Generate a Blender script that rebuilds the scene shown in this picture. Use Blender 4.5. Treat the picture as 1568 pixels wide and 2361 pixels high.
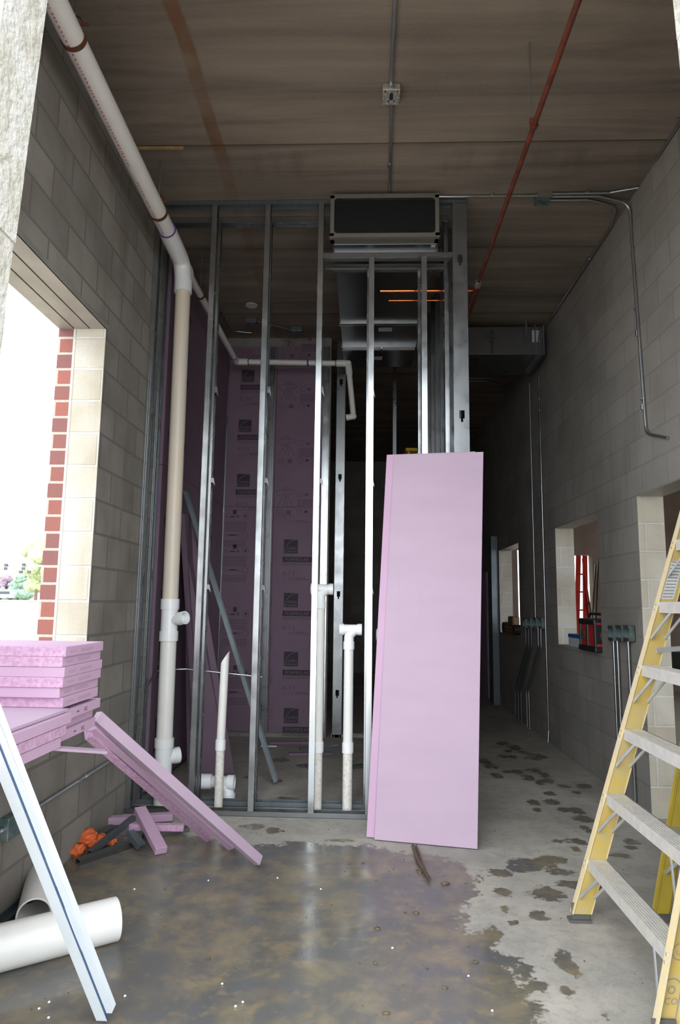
import bpy, math, random
from mathutils import Vector, Matrix, noise
import numpy as np

# ------------------------------------------------------------------ clear
for o in list(bpy.data.objects):
    bpy.data.objects.remove(o, do_unlink=True)
S = bpy.context.scene
COL = S.collection
V = Vector
rnd = random.Random(7)

# ------------------------------------------------------------------ camera
F_PX, PITCH, YAW, ROLL, EYE = 1544.9, 0.13532, 0.03763, 0.01281, 1.43
cy_, sy_ = math.cos(YAW), math.sin(YAW)
FWD = V((-sy_*math.cos(PITCH), cy_*math.cos(PITCH), math.sin(PITCH)))
RGT0 = V((cy_, sy_, 0)); UP0 = RGT0.cross(FWD)
RGT = RGT0*math.cos(ROLL)+UP0*math.sin(ROLL)
UP = -RGT0*math.sin(ROLL)+UP0*math.cos(ROLL)
cam_d = bpy.data.cameras.new('camera'); cam = bpy.data.objects.new('camera', cam_d); COL.objects.link(cam)
cam_d.sensor_fit = 'VERTICAL'; cam_d.sensor_height = 36.0; cam_d.lens = F_PX/2361*36.0
cam_d.clip_start = 0.02; cam_d.clip_end = 500
cam.matrix_world = Matrix(((RGT.x, UP.x, -FWD.x, 0), (RGT.y, UP.y, -FWD.y, 0), (RGT.z, UP.z, -FWD.z, EYE), (0, 0, 0, 1)))
S.camera = cam

def at(px, py, X=None, Y=None, Z=None):
    """point of the place seen at a pixel, on a known wall / floor plane"""
    d = FWD+(px-784)/F_PX*RGT-(py-1180.5)/F_PX*UP
    t = X/d.x if X is not None else (Y/d.y if Y is not None else (Z-EYE)/d.z)
    return V((0, 0, EYE))+d*t

# ------------------------------------------------------------------ world, exposure
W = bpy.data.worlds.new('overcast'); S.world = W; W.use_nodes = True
nt = W.node_tree; nt.nodes.clear()
bg = nt.nodes.new('ShaderNodeBackground'); wo = nt.nodes.new('ShaderNodeOutputWorld')
bg.inputs[0].default_value = (0.885, 0.945, 1.0, 1)
# overcast sky, with brightness added behind the viewer to light the faces turned that way
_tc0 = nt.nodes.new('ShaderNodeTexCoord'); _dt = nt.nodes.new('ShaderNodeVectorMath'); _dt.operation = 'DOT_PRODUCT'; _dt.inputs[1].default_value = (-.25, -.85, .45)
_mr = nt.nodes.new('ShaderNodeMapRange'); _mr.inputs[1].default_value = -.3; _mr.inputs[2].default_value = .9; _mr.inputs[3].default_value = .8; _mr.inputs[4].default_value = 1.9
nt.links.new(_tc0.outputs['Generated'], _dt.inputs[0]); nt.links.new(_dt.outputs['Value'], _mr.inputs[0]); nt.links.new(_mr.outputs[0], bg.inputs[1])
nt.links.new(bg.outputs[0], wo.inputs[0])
S.view_settings.view_transform = 'Standard'; S.view_settings.look = 'None'
S.view_settings.gamma = 1.0; S.view_settings.use_curve_mapping = False
S.view_settings.exposure = 1.76

# ------------------------------------------------------------------ materials
MAT = {}
def mat(name, col=(.5, .5, .5), rough=.6, metal=0.0, spec=.5, build=None, bump=None, var=0.0, vscale=6.0, varc=None, aniso=(1, 1, 1)):
    m = bpy.data.materials.new(name); m.use_nodes = True
    n = m.node_tree.nodes; l = m.node_tree.links
    b = n['Principled BSDF']
    b.inputs['Base Color'].default_value = (*col, 1); b.inputs['Roughness'].default_value = rough
    b.inputs['Metallic'].default_value = metal; b.inputs['Specular IOR Level'].default_value = spec
    tc = n.new('ShaderNodeTexCoord')
    mp = n.new('ShaderNodeMapping'); mp.inputs['Scale'].default_value = aniso
    l.new(tc.outputs['Object'], mp.inputs[0])
    if var > 0:
        no = n.new('ShaderNodeTexNoise'); no.inputs['Scale'].default_value = vscale; no.inputs['Detail'].default_value = 6
        l.new(mp.outputs[0], no.inputs['Vector'])
        mx = n.new('ShaderNodeMix'); mx.data_type = 'RGBA'
        c2 = varc if varc else tuple(c*(1-var) for c in col)
        mx.inputs[6].default_value = (*col, 1); mx.inputs[7].default_value = (*c2, 1)
        rp = n.new('ShaderNodeMapRange'); rp.inputs[1].default_value = .35; rp.inputs[2].default_value = .65
        l.new(no.outputs[0], rp.inputs[0]); l.new(rp.outputs[0], mx.inputs[0]); l.new(mx.outputs[2], b.inputs['Base Color'])
    if bump:
        nb = n.new('ShaderNodeTexNoise'); nb.inputs['Scale'].default_value = bump[0]; nb.inputs['Detail'].default_value = 5
        l.new(mp.outputs[0], nb.inputs['Vector'])
        bp = n.new('ShaderNodeBump'); bp.inputs['Strength'].default_value = bump[1]; bp.inputs['Distance'].default_value = bump[2]
        l.new(nb.outputs[0], bp.inputs['Height']); l.new(bp.outputs[0], b.inputs['Normal'])
    MAT[name] = m
    return m

class NG:
    """tiny node helper"""
    def __init__(s, name, rough=.8):
        s.m = bpy.data.materials.new(name); s.m.use_nodes = True; MAT[name] = s.m
        s.n = s.m.node_tree.nodes; s.l = s.m.node_tree.links; s.b = s.n['Principled BSDF']
        s.b.inputs['Roughness'].default_value = rough
        s.geo = s.n.new('ShaderNodeNewGeometry')
        s.sep = s.n.new('ShaderNodeSeparateXYZ'); s.l.new(s.geo.outputs['Position'], s.sep.inputs[0])
    def put(s, sock, v):
        if isinstance(v, (int, float)): sock.default_value = v
        elif isinstance(v, tuple): sock.default_value = (*v, 1) if len(v) == 3 and len(sock.default_value) == 4 else v
        else: s.l.new(v, sock)
    def math(s, op, a, b=0.0, c=0.0):
        x = s.n.new('ShaderNodeMath'); x.operation = op
        s.put(x.inputs[0], a); s.put(x.inputs[1], b); s.put(x.inputs[2], c); return x.outputs[0]
    def mix(s, f, a, b, blend='MIX'):
        x = s.n.new('ShaderNodeMix'); x.data_type = 'RGBA'; x.blend_type = blend
        s.put(x.inputs[0], f); s.put(x.inputs[6], a); s.put(x.inputs[7], b); return x.outputs[2]
    def rng(s, v, a, b, c=0.0, d=1.0):
        x = s.n.new('ShaderNodeMapRange'); s.put(x.inputs[0], v)
        x.inputs[1].default_value = a; x.inputs[2].default_value = b; x.inputs[3].default_value = c; x.inputs[4].default_value = d
        return x.outputs[0]
    def noise(s, scale, detail=5, vec=None, sc=(1, 1, 1), rough=.5, dist=0.0):
        x = s.n.new('ShaderNodeTexNoise'); x.inputs['Scale'].default_value = scale; x.inputs['Detail'].default_value = detail
        x.inputs['Roughness'].default_value = rough; x.inputs['Distortion'].default_value = dist
        mp = s.n.new('ShaderNodeMapping'); mp.inputs['Scale'].default_value = sc
        s.l.new(vec if vec else s.geo.outputs['Position'], mp.inputs[0]); s.l.new(mp.outputs[0], x.inputs['Vector'])
        return x.outputs[0]
    def comb(s, x, y, z=0.0):
        c = s.n.new('ShaderNodeCombineXYZ'); s.put(c.inputs[0], x); s.put(c.inputs[1], y); s.put(c.inputs[2], z); return c.outputs[0]
    def bump(s, h, st, dist, normal=None):
        b = s.n.new('ShaderNodeBump'); b.inputs['Strength'].default_value = st; b.inputs['Distance'].default_value = dist
        s.l.new(h, b.inputs['Height'])
        if normal: s.l.new(normal, b.inputs['Normal'])
        return b.outputs[0]
    def base(s, v): s.put(s.b.inputs['Base Color'], v)

def wall_uv(g):
    sn = g.n.new('ShaderNodeSeparateXYZ'); g.l.new(g.geo.outputs['True Normal'], sn.inputs[0])
    ay = g.math('GREATER_THAN', g.math('ABSOLUTE', sn.outputs[1]), .5)
    u = g.math('ADD', g.math('MULTIPLY', g.sep.outputs[0], ay), g.math('MULTIPLY', g.sep.outputs[1], g.math('SUBTRACT', 1.0, ay)))
    return u, g.sep.outputs[2]

def masonry(name, c1, c2, mortar, bw, bh, msz, u_off=0.0, stain=.25, stain_c=(.12, .105, .09), rough=.92, bstr=.5, grain=140, jamb_off=None):
    g = NG(name, rough)
    u, z = wall_uv(g)
    vec = g.comb(g.math('ADD', u, 40*bw+u_off), z)
    br = g.n.new('ShaderNodeTexBrick'); br.offset = .5; br.inputs['Scale'].default_value = 1
    br.inputs['Brick Width'].default_value = bw; br.inputs['Row Height'].default_value = bh
    br.inputs['Mortar Size'].default_value = msz; br.inputs['Mortar Smooth'].default_value = .25; br.inputs['Bias'].default_value = 0
    g.l.new(vec, br.inputs['Vector'])
    g.put(br.inputs['Color1'], c1); g.put(br.inputs['Color2'], c2); g.put(br.inputs['Mortar'], mortar)
    n1 = g.noise(3.2, 6); n2 = g.noise(grain, 3)
    col = g.mix(g.math('MULTIPLY', g.rng(n1, .42, .72), stain), br.outputs['Color'], stain_c)
    col = g.mix(g.rng(n2, .3, .7, 0, .35), col, tuple(c*.55 for c in c1))
    streak = g.noise(2.0, 4, sc=(3.5, 3.5, .35))
    col = g.mix(g.math('MULTIPLY', g.rng(streak, .55, .75), stain*.8), col, stain_c)
    g.base(col)
    h = g.math('ADD', g.math('MULTIPLY', br.outputs['Fac'], -1.0), g.math('MULTIPLY', n2, .35))
    g.l.new(g.bump(h, bstr, .006), g.b.inputs['Normal'])
    return g.m

masonry('block_left', (.31, .285, .25), (.22, .205, .18), (.16, .148, .132), .4064, .2032, .009, .11, .6, (.13, .105, .08))
masonry('block_right', (.34, .315, .285), (.285, .265, .24), (.25, .235, .215), .4064, .2032, .007, .08, .3)
masonry('block_pale_lit', (.60, .57, .50), (.50, .46, .38), (.66, .65, .62), .4064, .2032, .009, .0, .55, (.33, .27, .17), bstr=.8)  # light on the far jambs put into the block colour; bench top shares it
masonry('block_front', (.60, .59, .55), (.58, .57, .53), (.59, .58, .54), .4064, .2032, .004, .0, .3, (.38, .35, .25), bstr=1.0, grain=30)
masonry('brick_red', (.33, .115, .085), (.20, .095, .09), (.50, .46, .40), .30, .1016, .009, .115, .12, (.2, .1, .1))
masonry('stone_retaining', (.62, .56, .44), (.50, .45, .36), (.45, .42, .36), .5, .25, .02, .0, .3)

def concrete_ceiling():
    g = NG('plank_ceiling', .9)
    x, y = g.sep.outputs[0], g.sep.outputs[1]
    a = g.noise(1.6, 7, sc=(.25, 3.2, 1), dist=.6, rough=.6); b = g.noise(.9, 5); c = g.noise(60, 3, sc=(.6, 1, 1))
    col = g.mix(g.rng(a, .35, .68), (.285, .235, .185), (.135, .115, .096))
    col = g.mix(g.rng(b, .45, .75, 0, .45), col, (.075, .066, .058))
    col = g.mix(g.rng(c, .35, .7, 0, .16), col, (.27, .215, .165))
    # rust stain running down the planks
    wob = g.math('MULTIPLY', g.math('SUBTRACT', g.noise(2.2, 4), .5), .05)
    d = g.math('ABSOLUTE', g.math('ADD', g.math('ADD', x, 1.01), wob))
    m = g.math('MULTIPLY', g.rng(d, .035, .052, 1, 0), g.rng(g.noise(3.5, 4), .3, .55, .25, .85))
    m = g.math('MULTIPLY', m, g.rng(y, 4.0, 4.9, 1, .35))
    seam = g.rng(g.math('ABSOLUTE', g.math('SUBTRACT', g.math('MODULO', g.math('ADD', y, 1.18), 1.32), 0.0)), .0, .05, .55, 0)
    col = g.mix(seam, col, (.05, .042, .035))
    col = g.mix(m, col, (.15, .075, .032))
    # dark vertical drip marks just past the first joint
    dr = g.noise(9, 3, sc=(1, .15, 1))
    col = g.mix(g.math('MULTIPLY', g.rng(dr, .5, .7, 0, .3), g.math('MULTIPLY', g.rng(y, 4.12, 4.2), g.rng(y, 4.35, 4.5, 1, 0))), col, (.06, .05, .04))
    g.base(col)
    g.l.new(g.bump(g.math('ADD', a, g.math('MULTIPLY', c, .4)), .35, .01), g.b.inputs['Normal'])
concrete_ceiling()

def floor_material():
    g = NG('wet_slab', .6)
    at_ = g.n.new('ShaderNodeAttribute'); at_.attribute_name = 'wet'
    nz = g.noise(9, 7, rough=.62); nf = g.noise(38, 5)
    w = g.math('ADD', at_.outputs['Fac'], g.math('ADD', g.math('MULTIPLY', g.math('SUBTRACT', nz, .5), 1.7), g.math('MULTIPLY', g.math('SUBTRACT', nf, .5), .7)))
    wet = g.rng(w, .42, .56)
    n1 = g.noise(1.4, 7, dist=.5); n2 = g.noise(6.5, 8, rough=.68, dist=.25); n3 = g.noise(90, 3)
    dry = g.mix(g.rng(n1, .38, .64), (.44, .41, .355), (.31, .295, .265))
    dry = g.mix(g.rng(n2, .45, .7, 0, .65), dry, (.225, .215, .20))
    dry = g.mix(g.rng(n3, .4, .7, 0, .3), dry, (.50, .45, .37)); dry = g.mix(g.rng(g.noise(20, 7, rough=.7), .5, .68, 0, .5), dry, (.24, .225, .20))
    wc = g.mix(g.rng(n2, .42, .62), (.125, .118, .104), (.215, .178, .118))
    wc = g.mix(g.rng(g.noise(2.3, 6, dist=1.2), .5, .62), wc, (.118, .117, .114))
    wc = g.mix(g.rng(g.noise(14, 6), .56, .70, 0, .6), wc, (.27, .20, .12))
    g.base(g.mix(wet, dry, wc))
    rw = g.rng(g.noise(2.6, 6, dist=.6), .36, .62, .12, .40)
    r = g.math('ADD', g.math('MULTIPLY', wet, rw), g.math('MULTIPLY', g.math('SUBTRACT', 1.0, wet), .72))
    g.put(g.b.inputs['Roughness'], r)
    bn = g.bump(g.math('ADD', n2, g.math('MULTIPLY', n3, .25)), .12, .008)
    g.l.new(bn, g.b.inputs['Normal'])
floor_material()

def galv(name, c=(.60, .63, .65), rough=.33, streak=.25, metal=.95):
    g = NG(name, rough)
    g.b.inputs['Metallic'].default_value = metal
    a = g.noise(60, 4, sc=(1, 1, .08)); b = g.noise(10, 5)
    g.base(g.mix(g.rng(a, .35, .65, 0, streak), c, tuple(k*.6 for k in c)))
    g.put(g.b.inputs['Roughness'], g.rng(b, .3, .7, rough-.04, rough+.07))
    return g.m
galv('galvanised', (.50, .525, .535), .22, .05); galv('galvanised_dull', (.30, .31, .315), .30, .08); mat('duct_metal', (.15, .155, .17), .3, metal=.9); galv('conduit_metal', (.50, .52, .54), .34, .15)
galv('dark_steel', (.20, .23, .25), .45, .3, .8)
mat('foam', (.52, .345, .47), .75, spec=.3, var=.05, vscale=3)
mat('foam_pale', (.465, .345, .44), .72, spec=.35, var=.05, vscale=2.2, aniso=(1, 1, 3))
mat('foam_cut', (.58, .38, .52), .9, spec=.2, var=.3, vscale=60, varc=(.46, .27, .40), bump=(120, .6, .003))
mat('foam_shaded', (.225, .155, .205), .75, spec=.25, var=.08, vscale=4)  # same pink foam, the back room's dimness put into its colour
mat('ink', (.045, .035, .045), .7, var=.3, vscale=30)
mat('ink_faint', (.115, .075, .105), .7)
mat('pvc', (.80, .785, .74), .32, spec=.5, var=.05, vscale=5)
mat('pvc_aged', (.72, .62, .48), .4, var=.18, vscale=3, varc=(.66, .60, .52))
mat('pvc_fitting', (.83, .84, .84), .28)
mat('pvc_dirty', (.78, .76, .72), .45, var=.4, vscale=55, varc=(.64, .58, .50))
mat('primer_purple', (.10, .05, .20), .5)
mat('print_red', (.45, .09, .10), .6)
mat('rusty_clamp', (.10, .055, .035), .7, metal=.4, var=.5, vscale=30, varc=(.22, .07, .02))
mat('red_iron', (.20, .045, .022), .5, metal=.25, var=.35, vscale=14, varc=(.10, .03, .02))
mat('copper', (.80, .25, .09), .22, metal=1.0, var=.2, vscale=40)
mat('galvanised_white', (.80, .86, .90), .4, metal=.15, var=.05)
mat('blue_stripe', (.03, .07, .16), .5)
mat('fibreglass_pale', (.70, .55, .28), .5, var=.2, vscale=14, varc=(.62, .52, .36), bump=(60, .2, .002))
mat('fibreglass', (.53, .37, .08), .5, var=.15, vscale=12, varc=(.48, .37, .16), bump=(70, .2, .002))
mat('fibreglass_deep', (.50, .37, .045), .45, var=.1, vscale=12)
mat('aluminium_dirty', (.56, .55, .53), .5, metal=.35, var=.3, vscale=26, varc=(.66, .62, .54), bump=(50, .2, .002))
mat('aluminium', (.60, .61, .62), .4, metal=.6, var=.15, vscale=20)
mat('rubber', (.10, .095, .09), .8)
mat('sticker', (.62, .61, .58), .6, var=.15, vscale=30)
mat('sticker_violet', (.50, .48, .58), .6)
mat('sticker_print', (.22, .22, .23), .6)
mat('grille_black', (.012, .012, .013), .6)
mat('frame_tan', (.185, .175, .152), .5, metal=.4); mat('lintel_steel', (.36, .345, .31), .5, metal=.3, var=.2, vscale=5)
mat('knit_orange', (.78, .16, .04), .8, var=.3, vscale=20, bump=(25, .8, .01))
mat('oily_patch', (.30, .30, .28), .5, metal=.6, var=.6, vscale=60, varc=(.62, .60, .52))
mat('black_plastic', (.015, .015, .016), .45)
mat('red_plastic', (.50, .025, .02), .45, var=.1)
mat('red_ladder', (.58, .028, .015), .45, var=.2)
mat('box_white', (.58, .62, .66), .6, var=.15, vscale=40)
mat('box_blue', (.01, .09, .36), .5)
mat('tan_tool', (.30, .17, .07), .6, var=.4, vscale=30)
mat('wood', (.46, .30, .14), .7, var=.3, vscale=14)
mat('wood_dark', (.12, .075, .05), .7, var=.4, vscale=30)
mat('clod', (.17, .125, .075), .9, var=.5, vscale=60)
mat('styro', (.85, .85, .85), .8)
mat('asphalt_pale', (.52, .45, .37), .9, var=.15, vscale=1)
mat('grass', (.46, .55, .30), .95, var=.4, vscale=2)
mat('leaf_light', (.52, .62, .34), .9, var=.5, vscale=3)
mat('leaf_dark', (.24, .36, .26), .9, var=.5, vscale=3)
mat('leaf_plum', (.30, .22, .28), .9, var=.4, vscale=3)
mat('bark', (.16, .12, .09), .9)
mat('van_silver', (.34, .37, .41), .3, metal=.5)
mat('glass_dark', (.03, .04, .05), .1)
mat('roof_grey', (.2, .2, .2), .9)
mat('wall_brown', (.30, .22, .17), .9, var=.25, vscale=3)
mat('green_box', (.24, .30, .29), .45, metal=.6, var=.5, vscale=22, varc=(.10, .17, .16))
mat('yellow_paint', (.70, .42, .02), .5)

# ------------------------------------------------------------------ mesh builder
class MB:
    def __init__(s): s.v = []; s.f = []; s.mi = []; s.sm = []
    def add(s, vs, fs, mi=0, smooth=False):
        o = len(s.v); s.v += [tuple(v) for v in vs]
        for f in fs: s.f.append([i+o for i in f]); s.mi.append(mi); s.sm.append(smooth)
        return s
    def hexa(s, p, mi=0):      # 8 corners: 0-3 bottom ring, 4-7 top ring
        return s.add(p, [(3, 2, 1, 0), (4, 5, 6, 7), (0, 1, 5, 4), (1, 2, 6, 5), (2, 3, 7, 6), (3, 0, 4, 7)], mi)
    def box(s, x0, x1, y0, y1, z0, z1, mi=0):
        return s.hexa([(x0, y0, z0), (x1, y0, z0), (x1, y1, z0), (x0, y1, z0), (x0, y0, z1), (x1, y0, z1), (x1, y1, z1), (x0, y1, z1)], mi)
    def obox(s, c, ux, uy, uz, mi=0):   # centre and half-extent vectors
        c = V(c); q = []
        for k in (-1, 1):
            for a, b in ((-1, -1), (1, -1), (1, 1), (-1, 1)): q.append(c+ux*a+uy*b+uz*k)
        return s.hexa(q, mi)
    def beam(s, p0, p1, w, h, up=(0, 0, 1), mi=0):
        p0 = V(p0); p1 = V(p1); d = (p1-p0); L = d.length; d.normalize()
        sd = d.cross(V(up))
        if sd.length < 1e-4: sd = d.cross(V((1, 0, 0)))
        sd.normalize(); u = sd.cross(d)
        return s.obox((p0+p1)/2, d*L/2, sd*w/2, u*h/2, mi)
    def tube(s, pts, r, seg=16, mi=0, inner=None, cap=True, radii=None):
        pts = [V(p) for p in pts]; n = len(pts)
        T = []
        for i in range(n):
            a = pts[max(i-1, 0)]; b = pts[min(i+1, n-1)]; T.append((b-a).normalized())
        ref = V((0, 0, 1)) if abs(T[0].z) < .9 else V((1, 0, 0))
        N = (ref-T[0]*ref.dot(T[0])).normalized(); rings = []; vs = []
        for i in range(n):
            N = (N-T[i]*N.dot(T[i])).normalized(); B = T[i].cross(N)
            rr = radii[i] if radii else r
            # mitre correction
            k = 1.0
            if 0 < i < n-1:
                c = (pts[i]-pts[i-1]).normalized().dot((pts[i+1]-pts[i]).normalized()); k = 1/max(.7, math.sqrt(max(.01, (1+c)/2)))
            vs += [pts[i]+(N*math.cos(2*math.pi*j/seg)+B*math.sin(2*math.pi*j/seg))*rr*k for j in range(seg)]
        fs = [(i*seg+j, i*seg+(j+1) % seg, (i+1)*seg+(j+1) % seg, (i+1)*seg+j) for i in range(n-1) for j in range(seg)]
        s.add(vs, fs, mi, True)
        if inner:
            c0, c1 = pts[0], pts[-1]
            iv = []
            for i in range(n):
                iv += [pts[i]+(vs[i*seg+j]-pts[i])*(inner/r) for j in range(seg)]
            s.add(iv, [tuple(reversed(f)) for f in fs], mi, True)
            for e in (0, n-1):
                ring = [vs[e*seg+j] for j in range(seg)]+[iv[e*seg+j] for j in range(seg)]
                q = [(j, (j+1) % seg, seg+(j+1) % seg, seg+j) for j in range(seg)]
                if e == 0: q = [tuple(reversed(f)) for f in q]
                s.add(ring, q, mi)
        elif cap:
            s.add(vs[:seg], [tuple(reversed(range(seg)))], mi); s.add(vs[-seg:], [tuple(range(seg))], mi)
        return s
    def cyl(s, p0, p1, r, seg=20, mi=0, inner=None): return s.tube([p0, p1], r, seg, mi, inner)
    def prism(s, poly, z0, z1, frame=None, mi=0):  # poly (u,v); frame (o,u,v,n)
        o, u, v, n = frame if frame else (V((0, 0, 0)), V((1, 0, 0)), V((0, 1, 0)), V((0, 0, 1)))
        k = len(poly)
        vs = [o+u*a+v*b+n*z0 for a, b in poly]+[o+u*a+v*b+n*z1 for a, b in poly]
        fs = [tuple(reversed(range(k))), tuple(range(k, 2*k))]+[(i, (i+1) % k, k+(i+1) % k, k+i) for i in range(k)]
        return s.add(vs, fs, mi)
    def blob(s, c, r, sub=3, amp=.2, sc=2.0, mi=0, squash=(1, 1, 1), seed=0):
        import bmesh
        bm = bmesh.new(); bmesh.ops.create_icosphere(bm, subdivisions=sub, radius=1)
        vs = []
        for v in bm.verts:
            d = v.co.normalized(); k = 1+amp*noise.noise(d*sc+V((seed*7.1, seed*3.3, 0)))*2
            vs.append(V(c)+V((d.x*squash[0], d.y*squash[1], d.z*squash[2]))*r*k)
        s.add(vs, [tuple(v.index for v in f.verts) for f in bm.faces], mi, True); bm.free()
        return s
    def build(s, name, mats, parent=None, bevel=0, smooth=False):
        me = bpy.data.meshes.new(name); me.from_pydata(s.v, [], s.f)
        if isinstance(mats, str): mats = [mats]
        for m in mats: me.materials.append(MAT[m])
        me.polygons.foreach_set('material_index', s.mi); me.polygons.foreach_set('use_smooth', s.sm); me.update()
        o = bpy.data.objects.new(name, me); COL.objects.link(o)
        if parent: o.parent = parent; o.matrix_parent_inverse = Matrix.Identity(4); shift(o, parent)
        if bevel:
            b = o.modifiers.new('bevel', 'BEVEL'); b.width = bevel; b.segments = 2; b.limit_method = 'ANGLE'
        return o

def world_loc(o):
    p = V((0, 0, 0))
    while o: p = p+o.location; o = o.parent
    return p
def shift(o, parent):
    """meshes are written in world metres; parents are unrotated, so move into the parent's frame"""
    w = world_loc(parent)
    if w.length > 0: o.data.transform(Matrix.Translation(-w))

def tag(o, label=None, cat=None, group=None, kind=None):
    if label: o['label'] = label
    if cat: o['category'] = cat
    if group: o['group'] = group
    if kind: o['kind'] = kind
    return o
def thing(name, label, cat, loc=(0, 0, 0), group=None):
    o = bpy.data.objects.new(name, None); o.empty_display_size = .05; COL.objects.link(o); o.location = loc
    return tag(o, label, cat, group)
def one(name, mb, m, label, cat, group=None, bevel=0, kind=None):
    return tag(mb.build(name, m, bevel=bevel), label, cat, group, kind)
def struct(name, mb, m, label, parent=None):
    o = mb.build(name, m, parent)
    if not parent: o['kind'] = 'structure'; o['label'] = label; o['category'] = name.split('_')[0]
    return o
def fillet(pts, r, n=6):
    pts = [V(p) for p in pts]; out = [pts[0]]
    for i in range(1, len(pts)-1):
        a, b, c = pts[i-1], pts[i], pts[i+1]
        d0 = (a-b).normalized(); d1 = (c-b).normalized()
        ang = d0.angle(d1); t = min(r/math.tan(ang/2), (a-b).length*.49, (c-b).length*.49)
        p0 = b+d0*t; p1 = b+d1*t
        for k in range(n+1):
            q = k/n; out.append(p0*(1-q)**2+b*2*q*(1-q)+p1*q*q)
    out.append(pts[-1]); return out

def wall(name, m, label, normal, a0, a1, u0, u1, z0, z1, holes=()):
    """solid wall between planes a0 and a1 with real openings; only outer faces"""
    us = sorted({u0, u1, *[h[0] for h in holes], *[h[1] for h in holes]}); zs = sorted({z0, z1, *[h[2] for h in holes], *[h[3] for h in holes]})
    us = [u for u in us if u0 <= u <= u1]; zs = [z for z in zs if z0 <= z <= z1]
    def solid(i, j):
        if i < 0 or j < 0 or i >= len(us)-1 or j >= len(zs)-1: return False
        cu = (us[i]+us[i+1])/2; cz = (zs[j]+zs[j+1])/2
        return not any(h[0] < cu < h[1] and h[2] < cz < h[3] for h in holes)
    mb = MB()
    P = (lambda u, z, a: (a, u, z)) if normal == 'x' else (lambda u, z, a: (u, a, z))
    flip = normal == 'x'
    def quad(q):
        mb.add(q, [(0, 1, 2, 3)] if flip else [(3, 2, 1, 0)])
    for i in range(len(us)-1):
        for j in range(len(zs)-1):
            if not solid(i, j): continue
            A, B, C, D = us[i], us[i+1], zs[j], zs[j+1]
            quad([P(A, C, a1), P(B, C, a1), P(B, D, a1), P(A, D, a1)])
            quad([P(A, D, a0), P(B, D, a0), P(B, C, a0), P(A, C, a0)])
            if not solid(i-1, j): quad([P(A, C, a0), P(A, C, a1), P(A, D, a1), P(A, D, a0)])
            if not solid(i+1, j): quad([P(B, D, a0), P(B, D, a1), P(B, C, a1), P(B, C, a0)])
            if not solid(i, j-1): quad([P(A, C, a1), P(A, C, a0), P(B, C, a0), P(B, C, a1)])
            if not solid(i, j+1): quad([P(A, D, a0), P(A, D, a1), P(B, D, a1), P(B, D, a0)])
    mats = m
    return struct(name, mb, mats, label)

# ================================================================== STRUCTURE
XL, XR, H = -1.62, 1.98, 4.47
YA, YB, YC = 4.72, 4.94, 7.40          # front stud row, rear stud row, foam covered back wall
SILL = .893

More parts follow.
